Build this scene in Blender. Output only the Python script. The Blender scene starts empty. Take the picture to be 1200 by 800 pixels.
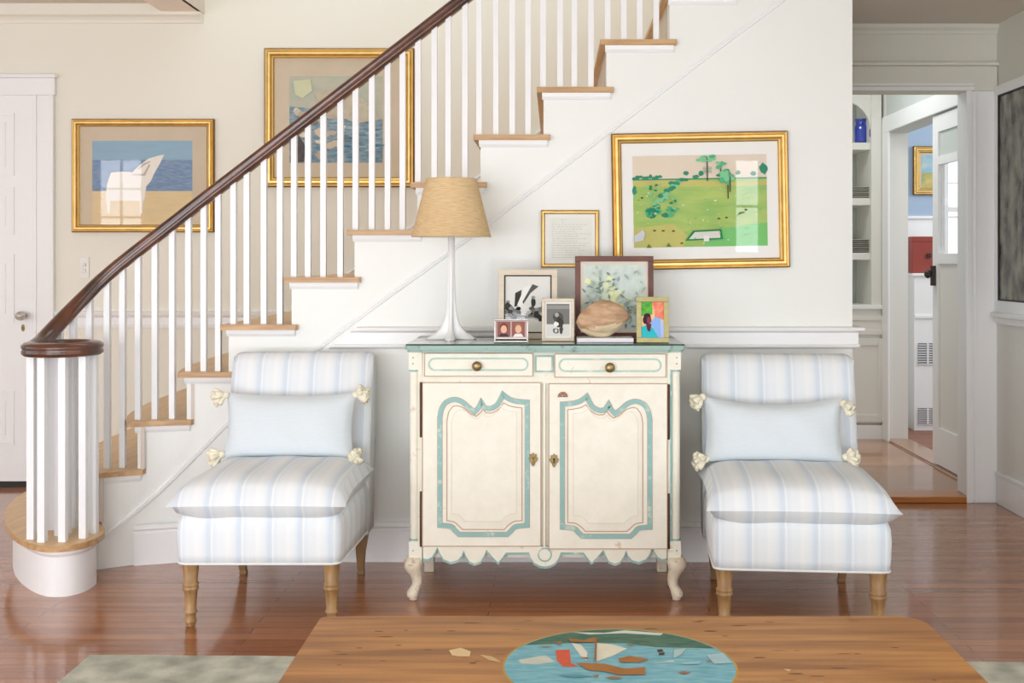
import bpy, math, random
from math import sin, cos, pi, sqrt, exp, radians
random.seed(7)
C = bpy.context.scene.collection
F, VX, VY, H = 1274.0, 648.0, 305.0, 1.271
def PX(px, Y): return (px-VX)*Y/F
def PZ(py, Y): return H-(py-VY)*Y/F
def at(px, py, Y): return (PX(px, Y), Y, PZ(py, Y))
def on_floor(px, py, z=0.0):
    Y = (H-z)*F/(py-VY); return (PX(px, Y), Y)
def lin(c):
    r = []
    for v in c:
        v = v/255.0
        r.append(v/12.92 if v <= 0.04045 else ((v+0.055)/1.055)**2.4)
    return (r[0], r[1], r[2], 1)

# ------------------------------------------------------------ materials
def mat(name, col, rough=0.5, metal=0.0, var=0.0, vscale=8, col2=None, stretch=(1,1,1), bump=0.0, bscale=200, spec=0.5, coat=0.0, emit=0.0):
    m = bpy.data.materials.new(name); m.use_nodes = True
    nt = m.node_tree; N = nt.nodes; L = nt.links; b = N['Principled BSDF']
    b.inputs['Base Color'].default_value = lin(col)
    b.inputs['Roughness'].default_value = rough; b.inputs['Metallic'].default_value = metal
    b.inputs['Specular IOR Level'].default_value = spec
    b.inputs['Coat Weight'].default_value = coat; b.inputs['Coat Roughness'].default_value = 0.08
    if emit:
        b.inputs['Emission Color'].default_value = lin(col); b.inputs['Emission Strength'].default_value = emit
    if var or col2 or bump:
        tc = N.new('ShaderNodeTexCoord'); mp = N.new('ShaderNodeMapping'); L.new(tc.outputs['Object'], mp.inputs[0])
        mp.inputs['Scale'].default_value = stretch
    if var or col2:
        n = N.new('ShaderNodeTexNoise'); n.inputs['Scale'].default_value = vscale; n.inputs['Detail'].default_value = 6
        L.new(mp.outputs[0], n.inputs['Vector'])
        cr = N.new('ShaderNodeValToRGB'); L.new(n.outputs[0], cr.inputs[0])
        c = lin(col)
        c2 = lin(col2) if col2 else (c[0]*(1-var), c[1]*(1-var), c[2]*(1-var), 1)
        cr.color_ramp.elements[0].position = 0.35; cr.color_ramp.elements[0].color = c2
        cr.color_ramp.elements[1].position = 0.65; cr.color_ramp.elements[1].color = c
        L.new(cr.outputs[0], b.inputs['Base Color'])
    if bump:
        n2 = N.new('ShaderNodeTexNoise'); n2.inputs['Scale'].default_value = bscale; L.new(mp.outputs[0], n2.inputs['Vector'])
        bp = N.new('ShaderNodeBump'); bp.inputs['Strength'].default_value = bump; bp.inputs['Distance'].default_value = 0.002
        L.new(n2.outputs[0], bp.inputs['Height']); L.new(bp.outputs[0], b.inputs['Normal'])
    return m

def mat_floor(name, ca, cb, cgap, rough, bw=0.057, bl=1.6, coat=0.3, along='x'):
    m = mat(name, ca, rough); nt = m.node_tree; N = nt.nodes; L = nt.links; b = N['Principled BSDF']
    tc = N.new('ShaderNodeTexCoord'); mp = N.new('ShaderNodeMapping'); L.new(tc.outputs['Object'], mp.inputs[0])
    if along == 'y': mp.inputs['Rotation'].default_value = (0, 0, pi/2)
    br = N.new('ShaderNodeTexBrick'); L.new(mp.outputs[0], br.inputs['Vector'])
    br.inputs['Scale'].default_value = 1; br.inputs['Brick Width'].default_value = bl; br.inputs['Row Height'].default_value = bw
    br.inputs['Mortar Size'].default_value = 0.0012; br.inputs['Mortar Smooth'].default_value = 0.2; br.inputs['Bias'].default_value = 0
    br.inputs['Color1'].default_value = (0,0,0,1); br.inputs['Color2'].default_value = (1,1,1,1); br.inputs['Mortar'].default_value = (.5,.5,.5,1)
    mp2 = N.new('ShaderNodeMapping'); L.new(mp.outputs[0], mp2.inputs[0]); mp2.inputs['Scale'].default_value = (1.2, 42, 1)
    n = N.new('ShaderNodeTexNoise'); n.inputs['Scale'].default_value = 1.6; n.inputs['Detail'].default_value = 7; L.new(mp2.outputs[0], n.inputs['Vector'])
    mx = N.new('ShaderNodeMix'); mx.data_type = 'RGBA'; mx.inputs[0].default_value = 0.62
    L.new(br.outputs['Color'], mx.inputs[6]); L.new(n.outputs[0], mx.inputs[7])
    cr = N.new('ShaderNodeValToRGB'); L.new(mx.outputs[2], cr.inputs[0])
    cr.color_ramp.elements[0].position = 0.25; cr.color_ramp.elements[0].color = lin(cb)
    cr.color_ramp.elements[1].position = 0.75; cr.color_ramp.elements[1].color = lin(ca)
    m2 = N.new('ShaderNodeMix'); m2.data_type = 'RGBA'; L.new(br.outputs['Fac'], m2.inputs[0]); L.new(cr.outputs[0], m2.inputs[6]); m2.inputs[7].default_value = lin(cgap)
    L.new(m2.outputs[2], b.inputs['Base Color'])
    b.inputs['Coat Weight'].default_value = coat; b.inputs['Coat Roughness'].default_value = 0.06
    mp3 = N.new('ShaderNodeMapping'); L.new(mp.outputs[0], mp3.inputs[0]); mp3.inputs['Scale'].default_value = (1.5, 17.5, 1)
    n3 = N.new('ShaderNodeTexNoise'); n3.inputs['Scale'].default_value = 1.0; L.new(mp3.outputs[0], n3.inputs['Vector'])
    bp = N.new('ShaderNodeBump'); bp.inputs['Strength'].default_value = 0.25; bp.inputs['Distance'].default_value = 0.002
    L.new(n3.outputs[0], bp.inputs['Height']); L.new(bp.outputs[0], b.inputs['Normal']); L.new(bp.outputs[0], b.inputs['Coat Normal'])
    return m

def mat_stripe(name):
    m = mat(name, (236,238,238), 0.9, spec=0.2); nt = m.node_tree; N = nt.nodes; L = nt.links; b = N['Principled BSDF']
    tc = N.new('ShaderNodeTexCoord')
    s = N.new('ShaderNodeSeparateXYZ'); L.new(tc.outputs['Object'], s.inputs[0])
    sn = N.new('ShaderNodeSeparateXYZ'); L.new(tc.outputs['Normal'], sn.inputs[0])
    def mth(op, a, b_=None):
        k = N.new('ShaderNodeMath'); k.operation = op
        for i, v in enumerate((a, b_)):
            if v is None: continue
            if isinstance(v, (int, float)): k.inputs[i].default_value = v
            else: L.new(v, k.inputs[i])
        return k.outputs[0]
    side = mth('GREATER_THAN', mth('ABSOLUTE', sn.outputs[0]), 0.75)
    mx = N.new('ShaderNodeMix'); L.new(side, mx.inputs[0]); L.new(s.outputs[0], mx.inputs[2]); L.new(s.outputs[1], mx.inputs[3])
    t = mth('FRACT', mth('DIVIDE', mth('ADD', mx.outputs[0], 5.262), 0.105))
    cr = N.new('ShaderNodeValToRGB'); L.new(t, cr.inputs[0]); r = cr.color_ramp
    base = (231,235,237); blue = (214,223,231); pale = (223,230,235); cream = (237,239,238)
    pts = [(0.0, base), (0.10, cream), (0.30, base), (0.40, pale), (0.46, blue), (0.56, blue), (0.60, cream), (0.68, pale), (0.8, base)]
    r.elements[0].position = 0; r.elements[0].color = lin(base)
    r.elements[1].position = 1; r.elements[1].color = lin(base)
    for p, c in pts[1:]:
        e = r.elements.new(p); e.color = lin(c)
    L.new(cr.outputs[0], b.inputs['Base Color'])
    n2 = N.new('ShaderNodeTexNoise'); n2.inputs['Scale'].default_value = 260; L.new(tc.outputs['Object'], n2.inputs['Vector'])
    bp = N.new('ShaderNodeBump'); bp.inputs['Strength'].default_value = 0.25; bp.inputs['Distance'].default_value = 0.002
    L.new(n2.outputs[0], bp.inputs['Height']); L.new(bp.outputs[0], b.inputs['Normal'])
    return m

def mat_worn(name, col, wear, amount=0.62, scale=14):
    m = mat(name, col, 0.55); nt = m.node_tree; N = nt.nodes; L = nt.links; b = N['Principled BSDF']
    tc = N.new('ShaderNodeTexCoord')
    n = N.new('ShaderNodeTexNoise'); n.inputs['Scale'].default_value = scale; n.inputs['Detail'].default_value = 9; n.inputs['Roughness'].default_value = .7
    L.new(tc.outputs['Object'], n.inputs['Vector'])
    cr = N.new('ShaderNodeValToRGB'); L.new(n.outputs[0], cr.inputs[0])
    cr.color_ramp.elements[0].position = amount; cr.color_ramp.elements[0].color = lin(col)
    cr.color_ramp.elements[1].position = min(1, amount+.12); cr.color_ramp.elements[1].color = lin(wear)
    e = cr.color_ramp.elements.new(max(0.0, amount-.3)); c = lin(col); e.color = (c[0]*.93, c[1]*.93, c[2]*.9, 1)
    L.new(cr.outputs[0], b.inputs['Base Color'])
    return m

def mat_glass(name, tint=(1,1,1,1), refl=1.0):
    m = bpy.data.materials.new(name); m.use_nodes = True
    nt = m.node_tree; N = nt.nodes; L = nt.links; N.clear()
    o = N.new('ShaderNodeOutputMaterial'); mx = N.new('ShaderNodeMixShader'); t = N.new('ShaderNodeBsdfTransparent'); g = N.new('ShaderNodeBsdfGlossy')
    g.inputs['Roughness'].default_value = 0.02; t.inputs[0].default_value = tint
    f = N.new('ShaderNodeFresnel'); f.inputs[0].default_value = 1.5
    k = N.new('ShaderNodeMath'); k.operation = 'MULTIPLY'; k.inputs[1].default_value = refl
    ge = N.new('ShaderNodeNewGeometry')
    fm = N.new('ShaderNodeMath'); fm.operation = 'MINIMUM'; L.new(f.outputs[0], fm.inputs[0]); fm.inputs[1].default_value = .6
    nb = N.new('ShaderNodeMath'); nb.operation = 'SUBTRACT'; nb.inputs[0].default_value = 1; L.new(ge.outputs['Backfacing'], nb.inputs[1])
    kk = N.new('ShaderNodeMath'); kk.operation = 'MULTIPLY'; L.new(nb.outputs[0], kk.inputs[0]); kk.inputs[1].default_value = refl; L.new(kk.outputs[0], k.inputs[1])
    L.new(fm.outputs[0], k.inputs[0]); L.new(k.outputs[0], mx.inputs[0]); L.new(t.outputs[0], mx.inputs[1]); L.new(g.outputs[0], mx.inputs[2]); L.new(mx.outputs[0], o.inputs[0])
    return m

M = {}
M['wall'] = mat('wall_paint', (236,232,217), .6)
M['wallw'] = mat('white_wall_paint', (239,240,234), .45, var=.015, vscale=2)
M['trim'] = mat('white_trim', (243,243,241), .35)
M['bal'] = mat('baluster_white', (242,243,243), .35)
M['ceil'] = mat('ceiling_paint', (222,212,198), .7)
M['ceil2'] = mat('beam_paint', (244,230,216), .7)
M['olive'] = mat('hall_paint', (224,222,208), .6)
M['floor'] = mat_floor('red_oak_floor', (184,124,82), (146,88,53), (100,56,33), .2, coat=.5)
M['floor2'] = mat_floor('passage_floor', (178,126,84), (146,96,60), (90,58,36), .2, bw=.06, coat=.5)
M['brick'] = mat_floor('tile_floor', (150,98,76), (120,76,60), (170,160,150), .5, bw=.1, bl=.2, coat=0)
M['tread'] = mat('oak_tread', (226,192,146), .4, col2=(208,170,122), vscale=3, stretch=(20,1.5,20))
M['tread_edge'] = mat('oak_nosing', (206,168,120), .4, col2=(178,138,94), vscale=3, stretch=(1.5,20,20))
M['riser'] = mat('oak_riser', (220,208,196), .5, col2=(206,192,178), vscale=3, stretch=(20,1.5,1))
M['rail'] = mat('mahogany', (102,58,36), .32, col2=(62,34,20), vscale=5, stretch=(2,2,2), coat=.5)
M['gold'] = mat('gilt', (222,168,72), .35, metal=.75, var=.25, vscale=20)
M['gold_d'] = mat('gilt_dark', (150,104,40), .4, metal=.6, var=.3, vscale=25)
M['gold_l'] = mat('gilt_light', (244,214,140), .35, metal=.5, var=.1, vscale=20)
M['matboard'] = mat('white_mat', (238,238,234), .8)
M['matbeige'] = mat('beige_mat', (208,192,166), .8, var=.06, vscale=6)
M['stripe'] = mat_stripe('striped_linen')
M['piping'] = mat('piping', (232,232,228), .9)
M['pillow'] = mat('pale_linen', (221,229,232), .95, var=.04, vscale=30, stretch=(1,1,14), bump=.4, bscale=220, spec=.1)
M['tassel'] = mat('cream_yarn', (243,236,212), .95, var=.06, vscale=90, bump=.5, bscale=300, spec=.1)
M['leg'] = mat('oak_leg', (180,144,96), .45, col2=(146,110,68), vscale=6, stretch=(8,8,1))
M['cab'] = mat_worn('cream_paint', (240,235,218), (178,146,114), .61, 16)
M['cabf'] = mat_worn('cream_paint_panel', (242,237,222), (200,172,144), .64, 13)
M['teal'] = mat_worn('teal_paint', (146,186,180), (206,214,198), .54, 20)
M['teal_pale'] = mat_worn('pale_teal_paint', (178,204,190), (222,222,204), .54, 30)
M['tealt'] = mat_worn('teal_top_paint', (156,182,172), (110,128,118), .57, 12)
M['dist'] = mat_worn('distressed_leg', (226,214,190), (146,112,78), .55, 40)
M['line'] = mat('brown_line', (190,158,132), .7)
M['dark'] = mat('dark_gap', (84,52,36), .7, var=.3, vscale=30)
M['brass'] = mat('aged_brass', (160,138,92), .35, metal=.8, var=.4, vscale=90)
M['silver'] = mat('silver', (200,196,192), .3, metal=.7, var=.15, vscale=60)
M['black'] = mat('black', (30,28,26), .5)
M['iron'] = mat('dark_iron', (70,64,60), .35, metal=.7)
M['shade'] = mat('burlap_shade', (232,204,160), .95, col2=(216,184,136), vscale=10, stretch=(3,3,34), bump=.6, bscale=300, spec=.1)
M['shade_in'] = mat('shade_lining', (236,222,196), .9)
M['lampw'] = mat('white_lacquer', (240,240,238), .3)
M['creamwood'] = mat('limed_wood', (222,208,186), .55, var=.08, vscale=9, stretch=(3,3,12))
M['walnut'] = mat('walnut_frame', (112,62,44), .4, col2=(82,42,30), vscale=6)
M['greengold'] = mat('green_gilt', (178,168,116), .4, metal=.3, var=.15, vscale=60)
M['shell'] = mat('weathered_shell', (206,172,138), .75, col2=(168,130,98), vscale=16, stretch=(1,1,3.2), bump=.9, bscale=40)
M['shell_l'] = mat('shell_base', (222,202,166), .75, var=.1, vscale=20)
M['pine'] = mat('pine_top', (188,132,68), .45, col2=(146,96,44), vscale=3.2, stretch=(.8,10,6), bump=.3, bscale=30)
M['pine_d'] = mat('pine_dark', (120,78,44), .6, var=.3, vscale=30)
M['rug'] = mat('rug_wool', (206,206,190), .97, col2=(158,160,146), vscale=9, bump=.8, bscale=120, spec=.05)
M['glass'] = mat_glass('picture_glass')
M['paneglass'] = mat_glass('door_glass', refl=1.5)
M['topglass'] = mat_glass('table_glass', tint=(.86,.95,.92,1), refl=1.6)
M['glassedge'] = mat('glass_edge', (34,66,60), .5, spec=.2)
M['glassknob'] = mat('glass_knob', (196,190,176), .12, spec=.9, var=.35, vscale=60)
M['cobalt'] = mat('cobalt_glass', (20,52,168), .08, spec=.9, coat=.6)
M['plate'] = mat('stoneware', (214,212,200), .3, coat=.3)
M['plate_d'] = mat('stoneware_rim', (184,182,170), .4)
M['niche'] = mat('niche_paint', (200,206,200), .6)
M['cabwhite'] = mat('white_cabinet_paint', (228,226,218), .5)
M['blue'] = mat('blue_wall', (164,184,206), .7)
M['red'] = mat('oxblood_leather', (150,62,50), .5)
M['grille'] = mat('grille_grey', (120,124,130), .5)
M['sky_window'] = mat('bright_pane', (240,246,255), .3, emit=10.5)
M['side_window'] = mat('soft_pane', (240,246,255), .3, emit=1.9)
M['pane_small'] = mat('daylit_pane', (236,244,255), .3, emit=2.0)
M['plaster'] = mat('switch_plastic', (238,236,230), .4)
def art(c, rough=.85, var=0.0, vs=20, c2=None, st=(1,1,1)): return mat('paint', c, rough, var=var, vscale=vs, col2=c2, stretch=st, spec=.1)

# ------------------------------------------------------------ mesh builder
class MB:
    def __init__(s): s.v = []; s.f = []; s.m = []; s.mats = []; s.sm = []
    def mi(s, m):
        if m not in s.mats: s.mats.append(m)
        return s.mats.index(m)
    def add(s, vs, fs, m, smooth=False):
        o = len(s.v); s.v += [tuple(p) for p in vs]; k = s.mi(m)
        for f in fs: s.f.append([i+o for i in f]); s.m.append(k); s.sm.append(smooth)
    def box(s, x0, x1, y0, y1, z0, z1, m):
        s.add([(x0,y0,z0),(x1,y0,z0),(x1,y1,z0),(x0,y1,z0),(x0,y0,z1),(x1,y0,z1),(x1,y1,z1),(x0,y1,z1)],
              [(0,3,2,1),(4,5,6,7),(0,1,5,4),(1,2,6,5),(2,3,7,6),(3,0,4,7)], m)
    def prism_xz(s, pts, y0, y1, m, cap=True):
        n = len(pts)
        vs = [(x,y0,z) for x,z in pts]+[(x,y1,z) for x,z in pts]
        fs = [(i,(i+1)%n,(i+1)%n+n,i+n) for i in range(n)]
        if cap: fs += [tuple(range(n-1,-1,-1)), tuple(range(n,2*n))]
        s.add(vs, fs, m)
    def prism_xy(s, pts, z0, z1, m, mside=None):
        n = len(pts); vs = [(x,y,z0) for x,y in pts]+[(x,y,z1) for x,y in pts]
        s.add(vs, [tuple(range(n-1,-1,-1)), tuple(range(n,2*n))], m)
        s.add(vs, [(i,(i+1)%n,(i+1)%n+n,i+n) for i in range(n)], mside or m)
    def lathe(s, prof, c, m, n=24, smooth=True):
        vs = []
        for r, z in prof:
            for k in range(n): a = 2*pi*k/n; vs.append((c[0]+r*cos(a), c[1]+r*sin(a), c[2]+z))
        fs = []
        for j in range(len(prof)-1):
            for k in range(n):
                a, b = j*n+k, j*n+(k+1)%n; fs.append((a, b, b+n, a+n))
        fs.append(tuple(range(n-1,-1,-1))); q = (len(prof)-1)*n; fs.append(tuple(range(q, q+n)))
        s.add(vs, fs, m, smooth)
    def rings(s, rings, m, smooth=True, cap=True, closed=False):
        n = len(rings[0]); vs = [p for r in rings for p in r]; fs = []
        J = len(rings)
        for j in range(J if closed else J-1):
            for k in range(n):
                a, b = j*n+k, j*n+(k+1)%n; j2 = ((j+1)%J)*n
                fs.append((a, b, j2+(k+1)%n, j2+k))
        if cap and not closed: fs += [tuple(range(n-1,-1,-1)), tuple(range((J-1)*n, J*n))]
        s.add(vs, fs, m, smooth)
    def sweep(s, path, prof, m, smooth=True, up=(0,0,1), closed=False, scales=None):
        R = []; n = len(path)
        for i, p in enumerate(path):
            a = path[(i-1) % n] if (i or closed) else path[0]; b = path[(i+1) % n] if (i < n-1 or closed) else path[-1]
            t = [b[k]-a[k] for k in range(3)]; l = sqrt(sum(q*q for q in t)) or 1; t = [q/l for q in t]
            sd = (t[1]*up[2]-t[2]*up[1], t[2]*up[0]-t[0]*up[2], t[0]*up[1]-t[1]*up[0]); l = sqrt(sum(q*q for q in sd)) or 1; sd = [q/l for q in sd]
            u = (sd[1]*t[2]-sd[2]*t[1], sd[2]*t[0]-sd[0]*t[2], sd[0]*t[1]-sd[1]*t[0])
            k = scales[i] if scales else 1
            R.append([tuple(p[q]+(sd[q]*x+u[q]*y)*k for q in range(3)) for x, y in prof])
        s.rings(R, m, smooth, closed=closed)
    def tube(s, path, r, m, n=8, closed=False, up=(0,0,1), scales=None):
        s.sweep(path, [(r*cos(2*pi*k/n), r*sin(2*pi*k/n)) for k in range(n)], m, True, up, closed, scales)
    def sphere(s, c, r, m, n=14, sc=(1,1,1)):
        prof = []
        R = []
        for j in range(1, n): 
            a = -pi/2+pi*j/n
            R.append([(c[0]+r*sc[0]*cos(a)*cos(2*pi*k/n), c[1]+r*sc[1]*cos(a)*sin(2*pi*k/n), c[2]+r*sc[2]*sin(a)) for k in range(n)])
        s.rings(R, m)
    def build(s, name, parent=None, bevel=0, subsurf=0, base=None, autosmooth=False):
        if parent is not None: b = PB[parent.name]
        elif base: b = base
        else:
            xs = [p[0] for p in s.v]; ys = [p[1] for p in s.v]; zs = [p[2] for p in s.v]
            b = ((min(xs)+max(xs))/2, (min(ys)+max(ys))/2, min(zs))
        me = bpy.data.meshes.new(name); me.from_pydata([(p[0]-b[0], p[1]-b[1], p[2]-b[2]) for p in s.v], [], s.f)
        for m in s.mats: me.materials.append(M[m] if isinstance(m, str) else m)
        me.polygons.foreach_set('material_index', s.m); me.polygons.foreach_set('use_smooth', s.sm); me.update()
        o = bpy.data.objects.new(name, me); C.objects.link(o)
        if parent is not None: o.parent = parent; 
        else: o.location = b
        PB[o.name] = b
        if bevel:
            md = o.modifiers.new('bevel', 'BEVEL'); md.width = bevel; md.segments = 2; md.limit_method = 'ANGLE'; md.angle_limit = radians(40)
        if subsurf:
            md = o.modifiers.new('subdivision', 'SUBSURF'); md.levels = subsurf; md.render_levels = subsurf
        return o
PB = {}
def tag(o, label=None, cat=None, group=None, kind=None):
    if label: o['label'] = label
    if cat: o['category'] = cat
    if group: o['group'] = group
    if kind: o['kind'] = kind
    return o
def empty(name, loc, label, cat, group=None):
    o = bpy.data.objects.new(name, None); C.objects.link(o); o.location = loc; o.empty_display_size = .1
    PB[o.name] = tuple(loc); return tag(o, label, cat, group)
def struct(name, mb, parent=None, bevel=0):
    # sub-parts of the setting sit at their parent's base
    o = mb.build(name, parent, bevel=bevel)
    if parent is None: o['kind'] = 'structure'
    return o
def sub(mb, name, parent, **k):   # a part of a part: same base as its parent
    o = mb.build(name, parent, **k); return o
_build = MB.build
def build2(s, name, parent=None, **k):
    o = _build(s, name, parent, **k); 
    return o
MB.build = build2
def catmull(pts, n=6):
    out = []
    for i in range(len(pts)-1):
        p0 = pts[max(0,i-1)]; p1 = pts[i]; p2 = pts[i+1]; p3 = pts[min(len(pts)-1,i+2)]
        for k in range(n):
            t = k/n
            out.append(tuple(.5*((2*p1[q])+(-p0[q]+p2[q])*t+(2*p0[q]-5*p1[q]+4*p2[q]-p3[q])*t*t+(-p0[q]+3*p1[q]-3*p2[q]+p3[q])*t**3) for q in range(len(p1))))
    out.append(tuple(pts[-1])); return out

# ------------------------------------------------------------ shell
WY = 4.60      # wall under the stairs
BY = 6.10      # wall behind the stairs
DY = 5.72      # wall with the doorway on the right
RX = 2.335
mb = MB(); mb.box(-6, RX, -1.2, BY, -.05, 0, 'floor'); struct('floor', mb)
mb = MB(); mb.box(-6.1, 1.4, BY, BY+.1, 0, 4.6, 'wall'); struct('wall_back', mb)
mb = MB(); mb.box(-6.1, -6, -1.2, BY, 0, 2.8, 'wall'); struct('wall_left', mb)
mb = MB(); mb.box(RX, RX+.12, -1.2, DY+.12, 0, 2.75, 'olive'); mb.box(RX-.008, RX, -1.2, DY, 0, .97, 'cabwhite'); struct('wall_right', mb)
mb = MB(); mb.box(-6.1, RX+.12, -1.3, -1.2, 0, 2.8, 'wall'); struct('wall_front', mb)
mb = MB(); mb.box(-6, RX, -1.2, WY, 2.70, 2.8, 'ceil'); mb.box(-6, -1.96, WY, BY, 2.70, 2.8, 'ceil'); struct('ceiling', mb)
mb = MB(); mb.box(1.27, RX, 4.3, DY, 2.51, 2.7, 'ceil'); struct('ceiling_hall', mb)
# stairwell beam and crown
mb = MB(); mb.box(-2.18, -1.96, -1.2, BY-.055, 2.655, 2.70, 'ceil2'); mb.box(-1.975, -1.955, WY, BY, 2.655, 3.2, 'ceil'); struct('trim_beam', mb)
mb = MB()
prof = [(0,2.60),(-.012,2.60),(-.016,2.615),(-.03,2.63),(-.05,2.64),(-.055,2.655),(-.055,2.70),(0,2.70)]
mb.rings([[(x, BY+p[0]-.0005, p[1]) for p in prof] for x in (-6, -1.96)], 'wall', smooth=False)
struct('trim_crown', mb)
# stair flare
def faceY(X):
    if X > -1.5: return WY
    t = min(1.25, (-1.5-X)/.37); return WY-.13*t*t
RIS = .2
Xs = {i: .1986-.2665*(11-i) for i in range(1, 15)}
Xf = dict(Xs); Xf[4] = -1.577; Xf[3] = -1.765; Xf[2] = -1.90
def nose(i, Y):
    y0 = faceY(Xf[i])-.03
    return Xs[i]+(Xf[i]-Xs[i])*exp(-max(0, Y-y0)/.33)
# wall under the stairs: vertical strips with the stepped top
mb = MB()
NST = 13
edges = [(Xf[i]+.028, RIS*i-.024) for i in range(2, NST+1)]+[(Xs[NST+1]+.028, 4.6)]
strips = []
for k, (x0, zt) in enumerate(edges):
    x1 = edges[k+1][0] if k+1 < len(edges) else 1.267
    n = 6 if x0 < -1.4 else 1
    for q in range(n): strips.append((x0+(x1-x0)*q/n, x0+(x1-x0)*(q+1)/n, zt))
for (a, b, zt) in strips:
    ya, yb = faceY(a), faceY(b); bk = .09
    mb.add([(a,ya,0),(b,yb,0),(b,yb+bk,0),(a,ya+bk,0),(a,ya,zt),(b,yb,zt),(b,yb+bk,zt),(a,ya+bk,zt)],
           [(4,5,6,7),(0,1,5,4),(2,3,7,6),(1,2,6,5),(3,0,4,7)], 'wallw')
mb.box(1.10, 1.267, WY+.09, DY, 0, 4.6, 'wallw')
struct('wall_stairs', mb)
# diagonal stringer moulding
def facept(px, py):
    Y = WY
    for _ in range(4): Y = faceY(PX(px, Y))
    return (PX(px, Y), Y-.001, PZ(py, Y))
dg = [facept(*p) for p in [(116,634),(150,606),(185,577),(222,541),(260,502),(316,453),(370,410),(445,354),(520,300),(640,210),(715,153),(840,57),(925,-6),(1000,-62)]]
mb = MB()
mb.sweep(dg, [(-.004,-.011),(.007,-.009),(.009,-.002),(.004,.0),(.007,.004),(.005,.011),(-.004,.012)], 'trim', smooth=False)
struct('trim_stringer', mb)
# baseboard and chair rail on the stair wall
def skew(z): return 0
def runy(x0, x1, prof, m, n=16, end=0):
    xs = [x0+(x1-x0)*k/n for k in range(n+1)]
    b = MB(); b.rings([[(x+(end*d if k == n else (skew(z) if k == 0 else 0)), faceY(x)-d, z) for d, z in prof] for k, x in enumerate(xs)], m, smooth=False); return b
b = runy(-1.745, 1.27, [(0,0),(.018,0),(.018,.132),(.014,.136),(.014,.142),(.022,.150),(.016,.160),(.010,.166),(0,.168)], 'trim'); struct('baseboard_stairs', b)
skew = lambda z: (z-.945)*1.34
b = runy(-.885, 1.267, [(0,.898),(.010,.898),(.024,.906),(.026,.916),(.020,.920),(.020,.966),(.030,.972),(.040,.976),(.042,.988),(.0,.992)], 'trim', end=1)
b.box(1.2672, 1.286, WY-.010, DY, .898, .972, 'trim'); b.box(1.2672, 1.306, WY-.012, DY, .974, .990, 'trim')
struct('trim_chair_rail', b)
# chair rail and skirting on the wall behind the stairs
mb = MB()
mb.rings([[(x, BY-d, z) for d, z in [(0,.895),(.010,.895),(.012,.91),(.006,.914),(.006,.95),(.02,.965),(.026,.985),(0,.99)]] for x in (-2.80, -.9)], 'trim', smooth=False)
struct('trim_back_rail', mb)
mb = MB()
x0, x1 = -2.79, .75
def skz(x): return .40+.75*(x+2.2)
mb.prism_xz([(x0,0),(-2.45,0),(x1,skz(x1)-.6),(x1,skz(x1)+.0),(-2.5,skz(-2.5)+.03),(-2.56,.17),(x0,.17)], BY-.02, BY-.0005, 'trim')
mb.sweep([(-2.53,BY-.02,skz(-2.5)+.0),(x1,BY-.02,skz(x1)-.005)], [(-.006,-.012),(.008,-.008),(.008,.004),(-.006,.008)], 'trim', smooth=False)
struct('baseboard_back', mb)

# ------------------------------------------------------------ staircase
st = empty('staircase', (-1.0, 5.3, 0), 'white painted staircase with natural oak treads and dark mahogany handrail rising right', 'staircase')
NY = [0, .04, .09, .15, .22, .32, .45, .62, .85, 1.1]
def nose_curve(i, dx=0.0, y0=None):
    a = faceY(Xf[i])-.03 if y0 is None else y0
    pts = []
    f0 = faceY(Xf[i])-.03
    for k in NY: pts.append((nose(i, f0+k)+dx, a+k))
    pts.append((nose(i, BY-.022)+dx, BY-.022)); return pts
for i in range(2, NST+1):
    left = nose_curve(i)
    xe = Xf[i+1]+.028+.028
    yf = faceY(Xf[i])-.03
    fr = []
    xr = Xf[i+1]+.03
    n = 5
    for q in range(1, n+1):
        x = Xf[i]+(xe-Xf[i])*q/n; fr.append((x, faceY(x)-.03))
    right = [(p[0], p[1]) for p in nose_curve(i+1, .060 if i < 4 else .040, faceY(xe)+.002)]
    poly = fr + [(xe, faceY(xe)-.001)] + [p for p in right if p[1] > faceY(xe)] + left[::-1]
    mb = MB(); z = RIS*i
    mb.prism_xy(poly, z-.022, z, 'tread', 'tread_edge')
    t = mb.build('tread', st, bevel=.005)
    cv = MB(); d = .016
    pts = [(Xf[i]+.022+(xe-.012-Xf[i]-.022)*q/n, 0) for q in range(n+1)]
    cv.rings([[(x, faceY(x)-.0005, z-.050), (x, faceY(x)-.006, z-.050), (x, faceY(x)-.014, z-.038), (x, faceY(x)-.018, z-.0225), (x, faceY(x)-.0005, z-.0225)] for x, _ in pts], 'trim', smooth=False)
    cv.build('cove_moulding', t)
    rb = MB(); rc = nose_curve(i, .046 if i < 5 else .028, faceY(Xf[i])+.003)
    if i == 2: zb = .2
    rb.rings([[(x,y,z-RIS),(x+.015,y,z-RIS),(x+.015,y,z-.0222),(x,y,z-.0222)] for x, y in rc], 'riser', smooth=False)
    rb.build('riser', st)
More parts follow.
